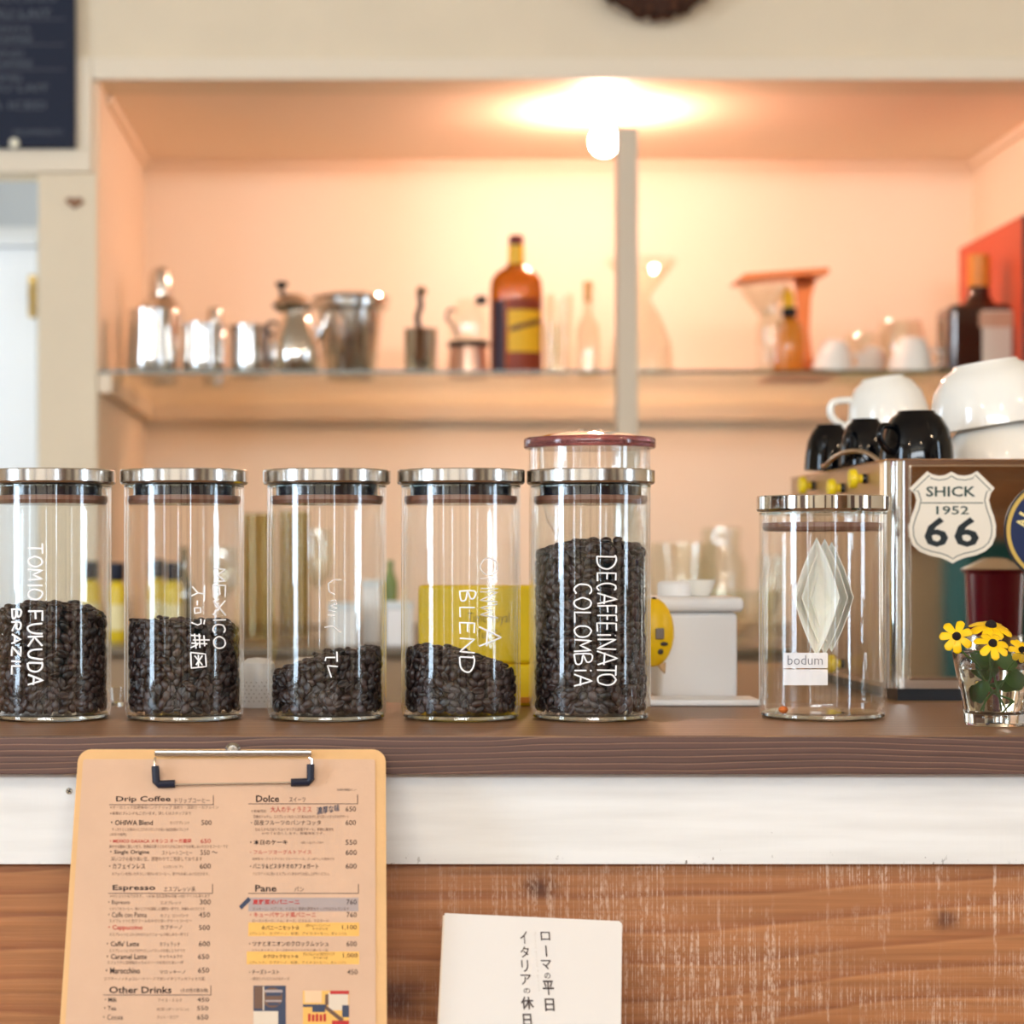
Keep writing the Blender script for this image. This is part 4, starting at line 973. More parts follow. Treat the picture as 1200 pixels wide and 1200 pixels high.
# the red canister beyond the right edge of the photograph: seen mirrored in the chrome
rc = empty('red_canister', (.640, 1.79, ZT), 'dark red canister on a silver base, mirrored in the espresso machine', 'canister')
kz = .0136*2500/2500
zr0 = Z(745, 2.21); zr1 = Z(668, 2.21)
obj('body', L((.640, 1.79, 0), [(0, zr0), (.027, zr0), (.030, zr1-.004), (.034, zr1), (0, zr1)], seg=48), mat('dark_red', (134, 10, 52), .25, coat=.5), rc)
obj('lid', L((.640, 1.79, zr1), [(.033, 0), (.034, .001), (.012, .012), (0, .013)], seg=48), M_steel, rc)
obj('base', L((.640, 1.79, ZT), [(0, 0), (.034, 0), (.030, .01), (.028, zr0-ZT), (0, zr0-ZT)], seg=48), M_steel, rc)

# cups on the machine
def cup(name, px, D, zb, R, h, mt, label, up=False, tilt=None, handle=None, group='cups upside down on the espresso machine'):
    """cup standing on its rim; zb = height of the rim"""
    c = Vector((X(px, D), D, zb)); root = empty(name, c, label, 'cup', group)
    prof = [(R-.0022, .0), (R, .0002), (R*.995, .004), (R*.97, h*.30), (R*.88, h*.62), (R*.70, h*.86), (R*.52, h*.955), (R*.50, h), (R*.42, h), (R*.40, h*.975), (0, h*.97),
            (0, h*.93), (R*.48, h*.90), (R*.66, h*.80), (R*.83, h*.60), (R*.92, h*.30), (R-.0030, .004)]
    M_ = Matrix.Translation(c)
    if up: M_ = M_ @ Matrix.Translation((0, 0, h)) @ Matrix.Rotation(PI, 4, 'X')
    if tilt: M_ = M_ @ tilt
    obj('bowl', L((0, 0, 0), prof, seg=64, closed=True, M=M_), mt, root, 60)
    if handle is not None:
        ha, hr = handle; e = Vector((math.cos(ha), math.sin(ha), 0))
        pts = smooth_path([e*(R*.86)+Vector((0, 0, h*.66)), e*(R+hr*.8)+Vector((0, 0, h*.66)), e*(R+hr)+Vector((0, 0, h*.40)), e*(R+hr*.3)+Vector((0, 0, h*.17)), e*(R*.95)+Vector((0, 0, h*.22))], 6)
        bm = T(pts, R*.09, seg=10); bm.transform(M_); obj('handle', bm, mt, root, 60)
    return root
zt = MZ1+.0020
cup('coffee_cup', 1074, 2.045, zt, .0350, .0475, M_cupblk, 'glossy black cup upside down in front of the white cups, nearest of the black ones', handle=(math.radians(215), .016))
cup('coffee_cup', 1014, 2.15, zt, .0260, .0470, M_cupblk, 'glossy black cup between the two other black cups', handle=(math.radians(230), .010))
cup('coffee_cup', 972, 2.26, zt, .0262, .0480, M_cupblk, 'glossy black cup at the left end of the machine top', handle=(math.radians(250), .010))
cup('coffee_cup', 1046, 2.34, zt, .0440, .0490, M_white, 'lower white cup hidden behind the black cups', handle=(math.radians(190), .014))
cup('coffee_cup', 1043, 2.345, zt+.050, .0450, .0560, M_white, 'white cup tilted upside down, left of the big white pair', tilt=Matrix.Rotation(math.radians(-9), 4, 'Y'), handle=(math.radians(185), .018))
cup('coffee_cup', 1172, 2.13, zt, .0520, .0460, M_white, 'lower big white cup of the stacked pair at the right edge')
cup('coffee_cup', 1166, 2.14, zt+.0400, .0620, .0640, M_white, 'upper big white cup of the stacked pair at the right edge', tilt=Matrix.Rotation(math.radians(-9), 4, 'Y'))

# ------------------------------------------------------------------ things between bar and worktop
# tall jar with the rose tinted lid behind the fullest coffee jar
D7 = 1.900; r7 = .0540; x7 = X(691, D7)
rj = empty('rose_lid_jar', (x7, D7, ZT), 'taller clear glass vessel with a rose tinted plastic lid behind the fullest coffee jar', 'jar')
zt7 = Z(522, D7-r7)
obj('glass_body', L((x7, D7, ZT), [(0, .0006), (r7-.003, .0006), (r7, .005), (r7, zt7-ZT), (r7-.0025, zt7-ZT), (r7-.0025, .007), (0, .005)], seg=80), M_glass, rj)
obj('inner_bowl', L((x7, D7, 0), [(0, Z(648, D7)), (.014, Z(645, D7)), (.028, Z(632, D7)), (.038, Z(612, D7)), (.0425, Z(590, D7)), (.0445, Z(560, D7)), (.0455, zt7)], seg=64), thin_glass('bowl_glass', (.97, .97, .96), 1.1), rj)
M_rose = mat('rose_plastic', (176, 112, 116), .12, trans=.8, ior=1.45)
rl = obj('rose_lid', L((x7, D7, zt7), [(0, .0), (.0575, .0), (.0585, .0012), (.0585, .0075), (.0572, .0092), (0, .0092)], seg=80), M_rose, rj, smooth=40)
obj('lid_dome', L((x7, D7, zt7+.0092), [(.052, 0), (.040, .0028), (.022, .0052), (.012, .0062), (.010, .0082), (0, .0086)], seg=64), thin_glass('dome_glass', (1, .96, .93), 1.6, .10), rl, 180)

# yellow tin
M_yel = mat('tin_yellow', (255, 214, 10), .5)
yx0, yx1 = X(492, 1.93), X(627, 1.93); zy = Z(686, 1.93)
yt = empty('yellow_tin', ((yx0+yx1)/2, 1.957, ZT), 'bright yellow tin with thin brown script behind the jar marked BLEND', 'tin')
obj('tin_body', B(yx0, yx1, 1.930, 1.985, ZT+.0004, Z(778, 1.93), bev=.004, seg=3), M_yel, yt)
obj('tin_lid', B(yx0-.0004, yx1+.0004, 1.9292, 1.9858, Z(778, 1.93)+.0002, zy, bev=.004, seg=3), M_yel, yt)
a = acc_new(); ym = lambda px, py: Vector((*P(px, py, 1.9290).xz, 0)).xzy if False else Vector((X(px, 1.929), 1.9288, Z(py, 1.929)))
put_text(a, 'Time Royal', 548, 718, 597, 733, ym, 0, -.012); put_text(a, 'Tea & Co.', 560, 738, 588, 748, ym, 0, -.012)
acc_obj('tin_lettering', a, [mat('print_brown', (120, 84, 30), .6)], yt)
obj('tin_tag', B(X(610, 1.929), X(623, 1.929), 1.9280, 1.9300, Z(824, 1.929), Z(817, 1.929), bev=.0006), mat('tin_tag_orange', (214, 130, 30), .4), yt)

# round yellow ornament with a dark face on a stem
o_c = Vector((X(765, 1.968), 1.968, Z(741, 1.968)))
og = empty('yellow_ornament', (o_c.x, 1.968, ZT), 'round yellow ornament with dark marks poking out behind the fullest coffee jar', 'ornament')
obj('ornament_body', L((0, 0, 0), [(.0319*math.sin(t), -.0319*math.cos(t)) for t in np.linspace(0.02, PI-.02, 12)], seg=14, M=Matrix.Translation(o_c), sx=.62, sy=.45), mat('ornament_yellow', (250, 200, 10), .4), og, 25)
obj('ornament_stem', T([(o_c.x-.006, 1.968, ZT+.002), (o_c.x-.006, 1.968, o_c.z-.028)], .0025), M_black, og)
obj('ornament_foot', L((o_c.x-.006, 1.968, ZT), [(0, 0), (.014, 0), (.012, .003), (0, .003)], seg=24), M_black, og)
M_dk = mat('dark_marks', (44, 30, 30), .5)
def dot(px, py, w_, h_, mt=M_dk, nm='dark_mark'):
    D = 1.968; dx = X(px, D)-o_c.x; dz = Z(py, D)-o_c.z; q = max(0, 1-(dx/(.0319*.62))**2-(dz/.0319)**2); y = D-.0319*.45*math.sqrt(q)
    obj(nm, L((0, 0, 0), [(0, -.001), (.8, -.0005), (1, .0), (.8, .001), (0, .0014)], seg=16, M=Matrix.Translation((o_c.x+dx, y, o_c.z+dz)) @ Matrix.Rotation(PI/2, 4, 'X') @ Matrix.Diagonal((w_*D/F, h_*D/F, 1, 1))), mt, og)
dot(766, 701, 3, 1.5); dot(776, 754, 5, 2.5); dot(772, 763, 3.5, 3.5)
obj('buckle', B(X(768, 1.955), X(778, 1.955), 1.9515, 1.9575, Z(749, 1.955), Z(736, 1.955), bev=.001), mat('buckle_grey', (128, 112, 96), .4), og)
obj('beak', L((0, 0, 0), [(.0045, 0), (.0022, .006), (0, .010)], seg=10, M=Matrix.Translation(P(775, 778, 1.962)) @ Matrix.Rotation(math.radians(160), 4, 'Y')), mat('beak_tan', (214, 176, 128), .5), og)

# white tray and canister with a small bowl
tag(obj('white_tray', B(X(758, 1.925), X(893, 1.925), 1.928, 1.982, ZT+.0004, Z(820, 1.925), bev=.002), M_whitep), 'long low white tray on the back edge of the bar', 'tray')
wc = empty('white_canister', (X(811, 2.05), 2.05, ZT), 'white canister with a wide lid between fullest coffee jar and espresso machine', 'canister')
xc = X(811, 2.05); s5 = 2.05/F; hc = (818-716)*s5
obj('canister_body', B(xc-46*s5, xc+46*s5, 2.012, 2.088, ZT, ZT+hc, bev=.006, seg=3), M_whitep, wc)
obj('canister_lid', B(xc-52*s5, xc+52*s5, 2.006, 2.094, ZT+hc, ZT+hc+.014, bev=.005, seg=3), M_whitep, wc)
zb5 = ZT+hc+.0142
bwl = empty('small_white_bowl', (X(818, 2.06), 2.06, zb5), 'small white bowl upside up on the lid of the white canister', 'bowl')
obj('bowl', L((X(818, 2.06), 2.06, zb5), [(0, 0), (.010, 0), (.0125, .003), (.0165, .012), (.0172, .0155), (.0160, .0155), (.011, .0045), (0, .003)], seg=40), M_white, bwl)
cap5 = L((X(790, 2.05), 2.05, zb5), [(0, 0), (.016, 0), (.016, .012), (.013, .0145), (0, .0145)], seg=40)
tag(obj('low_white_pot', cap5, M_whitep), 'low round white pot on the canister lid beside the small bowl', 'pot')
# white shaker with dotted holes, white lidded dish, small shot glass
shx = X(302, 1.925)
ws = empty('dotted_shaker', (shx, 1.925, ZT), 'small white rounded shaker with tiny holes between second and middle coffee jar', 'shaker')
obj('shaker_body', L((shx, 1.925, ZT), [(0, 0), (.0155, 0), (.0160, .002), (.0160, .034), (.0145, .040), (.009, .0438), (0, .0448)], seg=40), M_whitep, ws)
bm = bmesh.new()
for r_ in range(6):
    for c_ in range(7):
        t_ = math.radians(-60+c_*17+(r_ % 2)*8); box(bm, -.0004, .0004, -.0002, .0002, -.0004, .0004, M=Matrix.Translation((shx+.0161*math.sin(t_), 1.925-.0161*math.cos(t_), ZT+.006+r_*.0034)) @ Matrix.Rotation(t_, 4, 'Z'))
tag(obj('shaker_holes', bm, mat('hole_grey', (130, 116, 100), .6), ws), kind='stuff')
dx_ = X(392, 1.93)
wd = empty('white_dish', (dx_, 1.93, ZT), 'white covered dish with a small stem behind the middle coffee jar', 'dish')
obj('dish_body', B(X(345, 1.93), X(438, 1.93), 1.905, 1.965, ZT, Z(776, 1.93), bev=.006, seg=3), M_whitep, wd)
obj('dish_lid', B(X(347, 1.93), X(436, 1.93), 1.907, 1.963, Z(776, 1.93), Z(772, 1.93), bev=.002), M_whitep, wd)
obj('dish_stem', L((X(402, 1.93), 1.93, Z(772, 1.93)-.0005), [(0, 0), (.009, 0), (.008, .002), (.0016, .003), (.0016, .008), (.002, .009), (0, .009)], seg=20), M_whitep, wd)
sg = empty('shot_glass', (X(137, 1.93), 1.93, ZT), 'tiny clear shot glass between the two leftmost coffee jars', 'glass')
obj('glass_body', L((X(137, 1.93), 1.93, ZT), [(0, .0003), (.0062, .0003), (.0072, .0175), (.0064, .0175), (.0054, .004), (0, .004)], seg=32), mat('shot_glass_glass', (250, 250, 248), .02, trans=1, ior=1.46), sg)

# ------------------------------------------------------------------ back counter: bottles, glassware, boxes
def LPX(px, D, zb, prof, seg=40, sx=1, sy=1, ang=0, M=None):
    k = D/F; c = (X(px, D), D, zb)
    if sx != 1 or sy != 1: return L((0, 0, 0), [(r*k, h*k) for r, h in prof], seg=seg, sx=sx, sy=sy, M=Matrix.Translation(c) @ Matrix.Rotation(ang, 4, 'Z'))
    return L(c, [(r*k, h*k) for r, h in prof], seg=seg)
M_syr = mat('syrup_yellow', (226, 196, 44), .3); M_lab = mat('label_pale', (236, 224, 170), .5); M_nvcap = mat('navy_cap', (16, 24, 44), .35)
for k, (px, lab) in enumerate([(107, 'yellow bottle with dark cap seen through the leftmost coffee jar'), (137, 'yellow bottle with dark cap between the two leftmost coffee jars'),
                               (184, 'yellow bottle with dark cap seen through the left of the MEXICO jar'), (203, 'yellow bottle with dark cap seen through the middle of the MEXICO jar')]):
    D = [3.30, 3.24, 3.36, 3.26][k]; e = empty('syrup_bottle', (X(px, D), D, ZBC), lab, 'bottle', 'yellow syrup bottles on the back counter')
    obj('bottle_body', LPX(px, D, ZBC, [(0, 0), (10, 0), (11, 2), (11, 62), (9, 68), (6, 72), (0, 72)]), M_syr, e)
    obj('bottle_cap', LPX(px, D, ZBC, [(0, 71.5), (8.5, 71.5), (9, 73), (9, 92), (8, 93), (0, 93)]), M_nvcap, e)
    obj('bottle_label', LPX(px, D, ZBC, [(11.3, 14), (11.3, 44)]), M_lab, e)
def glassjar(name, px, D, zb, prof, label, mt=M_glass2, group='glassware on the back counter', cat='glass', seg=40):
    e = empty(name, (X(px, D), D, zb), label, cat, group); obj('glass_body', LPX(px, D, zb, prof, seg), mt, e); return e
M_olive = thin_glass('olive_glass', (.80, .76, .58), 1.6, .08)
tallp = [(0, 1), (17, 1), (19, 4), (19, 148), (20, 150), (18, 150), (17.5, 6), (0, 4)]
glassjar('tall_glass_jar', 303, 3.25, ZBC, tallp, 'tall olive glass jar between second and middle coffee jars', M_olive)
glassjar('tall_glass_jar', 345, 3.35, ZBC, tallp, 'tall olive glass jar seen through the middle coffee jar', M_olive)
glassjar('dark_glass_bottle', 216, 3.42, ZBC, [(0, 0), (10, 0), (11, 3), (11, 60), (5, 80), (4, 104), (5, 106), (0, 106)], 'slim grey-green bottle behind the yellow bottles', thin_glass('grey_green_glass', (.38, .42, .38), 1.5, .08), cat='bottle')
glassjar('wine_glass', 262, 3.4, ZBC, [(0, 1), (16, 1), (16, 2), (2, 4), (1.5, 40), (5, 46), (17, 62), (20, 84), (17, 106), (16.4, 106), (19, 84), (16, 64), (0, 48)], 'stemmed wine glass seen through the right of the MEXICO jar')
glassjar('wine_glass', 372, 3.45, ZBC, [(0, 1), (16, 1), (16, 2), (2, 4), (1.5, 50), (5, 56), (17, 72), (20, 94), (17, 126), (16.4, 126), (19, 94), (16, 74), (0, 58)], 'stemmed wine glass seen through the middle coffee jar')
for k, (px0, px1, h, D, lab) in enumerate([(385, 420, 42, 3.12, 'pale white box seen through the middle coffee jar'), (424, 446, 66, 3.2, 'taller white box beside the green bottle'), (452, 484, 44, 3.1, 'pale white box between the middle jar and the one marked BLEND')]):
    e = empty('white_box', (X((px0+px1)/2, D), D, ZBC), lab, 'box', 'white boxes on the back counter')
    obj('box_body', B(X(px0, D), X(px1, D), D-.03, D+.03, ZBC, ZBC+h*D/F, bev=.003), M_whitep, e)
    obj('box_lid', B(X(px0, D)-.001, X(px1, D)+.001, D-.031, D+.031, ZBC+h*D/F-.001, ZBC+(h+8)*D/F, bev=.003), mat('lid_pale_blue', (220, 228, 230), .4), e)
e = empty('green_bottle', (X(457, 3.2), 3.2, ZBC), 'small green bottle behind the white boxes', 'bottle')
obj('bottle_body', LPX(457, 3.22, ZBC, [(0, 0), (8, 0), (9, 2), (9, 70), (4, 84), (4, 96), (0, 96)]), mat('bottle_green', (120, 140, 70), .3), e)
# glass bowls and stacked plates at the right
glassjar('glass_bowl', 860, 3.25, ZBC, [(0, 1), (22, 1), (24, 3), (50, 34), (55, 60), (54, 60), (48, 36), (0, 5)], 'wide clear glass bowl right of the white canister', cat='bowl')
glassjar('glass_bowl', 800, 3.45, ZBC, [(0, 1), (18, 1), (40, 40), (46, 110), (45, 110), (38, 42), (0, 6)], 'deep clear glass bowl behind the white canister', cat='bowl')
glassjar('glass_jug', 845, 3.6, ZBC, [(0, 1), (26, 1), (30, 5), (30, 80), (22, 100), (24, 124), (23, 124), (21, 100), (28, 78), (28, 6), (0, 4)], 'clear glass jug behind the glass bowls', cat='jug')
glassjar('tall_glass_jar', 905, 3.3, ZBC, [(0, 1), (14, 1), (16, 4), (16, 100), (14.6, 100), (14.6, 6), (0, 4)], 'tall clear glass left of the chrome-lidded jar', cat='glass')
e = empty('saucer_stack', (X(760, 3.3), 3.3, ZBC), 'stack of white saucers behind the yellow ornament', 'plates')
for k in range(6): obj('saucer', LPX(770, 3.3, ZBC+k*.0075, [(0, 0), (18, 0), (40, 6), (40.4, 7), (18, 2), (0, 2)]), M_white, e)

# ------------------------------------------------------------------ things on the glass shelf
DS = 3.60
def thingpx(name, px, D, label, cat, group=None): return empty(name, (X(px, D), D, ZS), label, cat, group)
def handle_loop(px0, py0, px1, py1, D, r=2.2, side=1, base=438):
    """vertical loop handle between two heights (pixels above the shelf)"""
    k = D/F; z = lambda h: ZS+h*k
    pts = smooth_path([(X(px0, D), D, z(py0)), (X(px1, D)-0*side, D, z(py0-2)), (X(px1, D)+2*side*k, D, z((py0+py1)/2)), (X(px1, D), D, z(py1+2)), (X(px0, D), D, z(py1))], 6)
    return T(pts, r*k, seg=8)
def pitcher(px, D, r0, r1, h, label, handle=1):
    e = thingpx('milk_pitcher', px, D, label, 'pitcher', 'steel milk pitchers on the glass shelf')
    obj('pitcher_body', LPX(px, D, ZS, [(0, 0), (r0-1, 0), (r0, 2), (r0+.5, h*.3), (r1, h*.8), (r1+1, h), (r1, h), (r1-1, h*.8), (r0-1, 4), (0, 3)]), M_steel, e)
    if handle: obj('pitcher_handle', handle_loop(px+handle*(r1-1), h*.85, px+handle*(r1+15), h*.22, D, 2.4, handle), mat('dark_steel', (60, 56, 54), .25, .9), e)
pitcher(177, 3.60, 29, 26, 76, 'widest steel milk pitcher at the left end of the glass shelf', 0)
pitcher(238, 3.60, 24, 23, 60, 'steel milk pitcher second from the left end of the shelf', 0)
pitcher(293, 3.64, 24, 24, 60, 'steel milk pitcher with dark handle left of the teapot', 1)
e = thingpx('cocktail_shaker', 188, 3.80, 'tall steel cocktail shaker with domed cap behind the widest pitcher', 'shaker')
obj('shaker_body', LPX(188, 3.8, ZS, [(0, 0), (20, 0), (22, 3), (26, 80), (0, 80)]), M_steel, e)
obj('shaker_shoulder', LPX(188, 3.8, ZS, [(27, 80), (27, 84), (24, 92), (15, 101), (13, 104), (0, 104)]), M_steel, e)
obj('shaker_cap', LPX(188, 3.8, ZS, [(14, 104), (14, 122), (12, 132), (6, 137), (0, 138)]), M_steel, e)
e = thingpx('small_shaker', 252, 3.82, 'small steel shaker standing behind the second pitcher', 'shaker')
obj('shaker_body', LPX(252, 3.82, ZS, [(0, 0), (15, 0), (17, 56), (15, 66), (9, 72), (9, 86), (7, 91), (0, 92)]), M_steel, e)
e = thingpx('steel_teapot', 347, 3.575, 'round-bellied steel pot with black knob on its lid', 'teapot')
obj('pot_body', LPX(347, 3.575, ZS, [(0, 0), (27, 0), (30, 4), (32, 22), (29, 42), (22, 58), (17, 66), (17, 74), (0, 74)]), M_chrome, e)
obj('pot_lid', LPX(343, 3.575, ZS, [(18, 73), (24, 78), (25, 81), (19, 88), (12, 93), (0, 94)]), M_chrome, e)
obj('lid_knob', LPX(330, 3.57, ZS, [(3, 92), (3, 100), (7, 103), (8, 107), (0, 109)]), M_black, e)
obj('lid_arm', T([P(347, 356, 3.575), P(330, 350, 3.57)], .004), M_steel, e)
obj('pot_spout', T(smooth_path([P(370, 405, 3.57), P(378, 385, 3.56), P(384, 366, 3.56)], 6), [.0085-.0003*k for k in range(13)], seg=14), M_chrome, e)
obj('pot_handle', handle_loop(325, 60, 314, 14, 3.575, 2.4, -1), M_black, e)
e = thingpx('ice_bucket', 411, 3.70, 'tapered steel bucket with rolled rim, largest steel piece on the shelf', 'bucket')
obj('bucket_body', LPX(411, 3.70, ZS, [(0, 0), (27, 0), (29, 3), (39, 80), (45, 84), (46, 95), (43, 96), (38, 82), (27, 4), (0, 3)]), M_steel, e)
kk = 3.70/F
obj('bucket_rim', T([(X(411, 3.70)+45*kk*math.cos(t), 3.70+45*kk*math.sin(t), ZS+95*kk) for t in np.linspace(0, 2*PI, 48)[:-1]], 3*kk, closed=True), M_chrome, e)
e = thingpx('steel_canister', 493, 3.57, 'small steel canister with an upright black lever', 'canister')
obj('canister_body', LPX(493, 3.57, ZS, [(0, 0), (18, 0), (19, 2), (19, 50), (20, 52), (0, 53)]), M_chrome, e)
obj('lever', T(smooth_path([P(492, 388, 3.57), P(489, 372, 3.57), P(493, 358, 3.57), P(491, 345, 3.57)], 5), .0052, seg=10), M_black, e)
obj('lever_ball', LPX(494, 3.57, ZS, [(0, 90), (5, 92), (7, 97), (5, 102), (0, 104)]), M_chrome, e)
e = thingpx('copper_pot', 549, 3.66, 'small rose coloured pot with black collar, curled handle and clear glass top', 'pot')
obj('pot_body', LPX(549, 3.66, ZS, [(0, 0), (24, 0), (25, 3), (22, 36), (0, 36)]), mat('rose_copper', (226, 184, 160), .25, .7), e)
obj('collar', LPX(549, 3.66, ZS, [(0, 36), (24, 36), (25, 38), (24, 43), (0, 43)]), M_black, e)
obj('glass_top', LPX(549, 3.66, ZS, [(21, 43), (24, 60), (20, 82), (12, 92), (0, 95)]), M_glass2, e)
obj('pot_handle', T(smooth_path([P(537, 395, 3.66), P(532, 383, 3.66), P(524, 374, 3.66), P(526, 363, 3.66), P(535, 364, 3.66)], 5), .0026, seg=8), M_black, e)
obj('lid_knob', LPX(564, 3.62, ZS, [(0, 84), (6, 84), (7, 88), (6, 94), (0, 94)]), M_black, e)
# liqueur bottle
def amber_mat(name, col, tr=.6): return mat(name, col, .08, trans=tr, ior=1.45, coat=.3)
e = thingpx('liqueur_bottle', 605, 3.62, 'tall amber liqueur bottle with yellow label, tallest thing on the shelf', 'bottle')
obj('bottle_body', LPX(605, 3.62, ZS, [(0, 0), (28, 0), (30.5, 3), (30.5, 102), (29.5, 112), (24, 121), (14, 127), (9.5, 132), (8.5, 140), (0, 140)], 56, 1, .62), amber_mat('amber_glass', (214, 116, 16), .55), e, 50)
obj('neck_band', LPX(605, 3.62, ZS, [(9, 131), (9.5, 132), (9.2, 153), (0, 153)]), mat('neck_yellow', (240, 190, 20), .3), e)
obj('bottle_cap', LPX(605, 3.62, ZS, [(0, 153), (8.6, 153), (8.6, 163), (7.6, 165), (0, 165)]), mat('maroon_cap', (110, 30, 26), .4), e)
def wrap(px, D, x0, x1, h0, h1, r, sy, mt, parent, name, sk_=0):
    k = D/F; bm = bmesh.new(); n = 10; A_ = []
    for i in range(n+1):
        x = x0+(x1-x0)*i/n; y = -sy*math.sqrt(max(0, r*r-x*x))
        A_.append((bm.verts.new((X(px, D)+x*k, D+(y-.6)*k, ZS+(h0+sk_*i/n)*k)), bm.verts.new((X(px, D)+x*k, D+(y-.6)*k, ZS+(h1+sk_*i/n)*k))))
    for p_, q_ in zip(A_[:-1], A_[1:]): bm.faces.new((p_[0], q_[0], q_[1], p_[1]))
    return obj(name, bm, mt, parent)
lb_ = wrap(605, 3.62, -12, 28, 6, 90, 31, .62, mat('label_maroon', (140, 52, 22), .5), e, 'bottle_label')
wrap(605, 3.62, -11, 27, 27, 76, 31.6, .62, mat('label_yellow', (240, 186, 30), .5), lb_, 'label_field')
wrap(605, 3.62, -9, 26, 50, 56, 32.2, .62, mat('label_ink', (110, 60, 40), .5), lb_, 'label_script', 10)
wrap(605, 3.62, -28, -14, 4, 88, 31.2, .62, mat('label_dark', (58, 34, 46), .5), e, 'side_label')
# clear glasses right of it
for k, (px, r, h, D, lab) in enumerate([(655, 17, 98, 3.66, 'tall clear glass right of the liqueur bottle'), (648, 12, 58, 3.56, 'short clear glass right of the liqueur bottle')]):
    e = thingpx('drinking_glass', px, D, lab, 'glass', 'clear glasses on the shelf'); obj('glass_body', LPX(px, D, ZS, [(0, .5), (r-3, .5), (r, h), (r-.8, h), (r-3.8, 4), (0, 4)]), M_glass2, e)
e = thingpx('corked_bottle', 689, 3.64, 'small clear corked bottle on a golden foot', 'bottle')
obj('bottle_body', LPX(689, 3.64, ZS, [(0, 4), (13, 4), (14, 8), (14, 58), (6, 74), (5, 96), (4.2, 96), (5, 74), (13, 57), (13, 8), (0, 6)]), M_glass2, e)
obj('cork', LPX(689, 3.64, ZS, [(0, 88), (5, 88), (6, 112), (0, 112)]), mat('cork_orange', (238, 190, 130), .7), e)
obj('gold_foot', LPX(692, 3.64, ZS, [(0, 0), (13, 0), (13, 4), (0, 4)]), mat('gold_foot', (214, 160, 60), .4, .4), e)
e = thingpx('glass_coffee_maker', 752, 3.66, 'clear hourglass coffee maker half hidden by the post', 'coffee maker')
obj('glass_body', LPX(752, 3.66, ZS, [(0, 1), (34, 1), (38, 5), (36, 40), (22, 74), (10, 92), (12, 98), (44, 138), (43.4, 138), (11, 98), (9, 92), (21, 73), (35, 40), (37, 6), (0, 4)], 56), M_glass2, e)
# copper dripper stand with glass cone and carafe
M_cop = mat('copper', (214, 118, 62), .3, .55)
e = thingpx('dripper_stand', 945, 3.72, 'copper coloured dripper stand with an overhanging arm', 'stand')
k72 = 3.72/F
bm = bmesh.new(); out = [(934, 0), (966, 0), (958, 30), (954, 60), (956, 100), (963, 128), (936, 128), (940, 90), (938, 50)]
prism(bm, [(X(x, 3.72), 3.76, ZS+h*k72) for x, h in out], Vector((0, .012, 0))); obj('back_plate', bm, M_cop, e)
bm = bmesh.new(); prism(bm, [(X(x, 3.72), 3.66, ZS+h*k72) for x, h in [(858, 114), (866, 121), (963, 128), (963, 121), (900, 118), (868, 113)]], Vector((0, .10, 0))); obj('arm', bm, M_cop, e)
obj('base_plate', B(X(894, 3.72), X(972, 3.72), 3.64, 3.78, ZS, ZS+.006, bev=.002), M_cop, e)
e2 = thingpx('glass_dripper', 895, 3.71, 'clear glass cone dripper hanging under the copper arm', 'dripper')
obj('cone', LPX(895, 3.71, ZS, [(30, 112), (24, 98), (8, 78), (4, 74), (3.4, 75), (7, 79), (23, 99), (29, 112)]), M_glass2, e2)
e2 = thingpx('glass_carafe', 897, 3.60, 'ribbed clear carafe in front of the copper stand', 'carafe')
obj('carafe_body', LPX(903, 3.60, ZS+.0061, [(0, 1), (16, 1), (18, 6), (16, 12), (18, 20), (16, 26), (18, 34), (16, 41), (18, 50), (16, 58), (12, 64), (12, 76), (11, 76), (11, 64), (15, 57), (0, 4)]), M_glass2, e2)
e = thingpx('amber_bottle', 924, 3.70, 'small amber bottle with yellow cap and black collar by the copper stand', 'bottle')
obj('bottle_body', LPX(924, 3.70, ZS+.0061, [(0, 0), (16, 0), (18, 3), (18, 50), (14, 62), (7, 70), (0, 70)]), amber_mat('amber_glass_light', (230, 150, 50), .3), e, 50)
obj('collar', LPX(925, 3.69, ZS+.0061, [(7, 69), (9, 72), (8, 80), (0, 80)]), M_black, e)
obj('bottle_cap', LPX(924, 3.70, ZS+.0061, [(0, 80), (7, 80), (7, 94), (3, 103), (0, 104)]), mat('cap_yellow', (244, 186, 20), .4), e)
# white cups and saucers on a green glass plate
e = thingpx('green_glass_plate', 1030, 3.70, 'thin greenish glass plate under the white cups', 'plate'); obj('plate', LPX(1030, 3.70, ZS, [(0, 0), (60, 0), (66, 4), (66, 5), (60, 1.5), (0, 1.5)]), thin_glass('green_glass', (.78, .84, .70), 1.2, .08), e)
zp = ZS+.0025
def shelf_cup(px, D, label, tiltd, R=.036, h=.054):
    M_ = Matrix.Rotation(math.radians(tiltd), 4, 'Y'); lift = R*abs(math.sin(math.radians(tiltd)))
    r = empty('white_cup', (X(px, D), D, zp), label, 'cup', 'white cups on the glass shelf')
    prof = [(R-.0022, 0), (R, .0004), (R*.86, h*.55), (R*.6, h*.93), (R*.5, h), (0, h), (0, h*.94), (R*.52, h*.9), (R*.8, h*.55), (R-.003, .003)]
    obj('bowl', L((0, 0, 0), prof, seg=40, closed=True, M=Matrix.Translation((X(px, D), D, zp+lift)) @ M_), M_white, r)
    pts = smooth_path([(R*.85, 0, h*.7), (R+.012, 0, h*.66), (R+.014, 0, h*.35), (R*.97, 0, h*.22)], 5); bm = T(pts, .003); bm.transform(Matrix.Translation((X(px, D), D, zp+lift)) @ M_); obj('handle', bm, M_white, r)
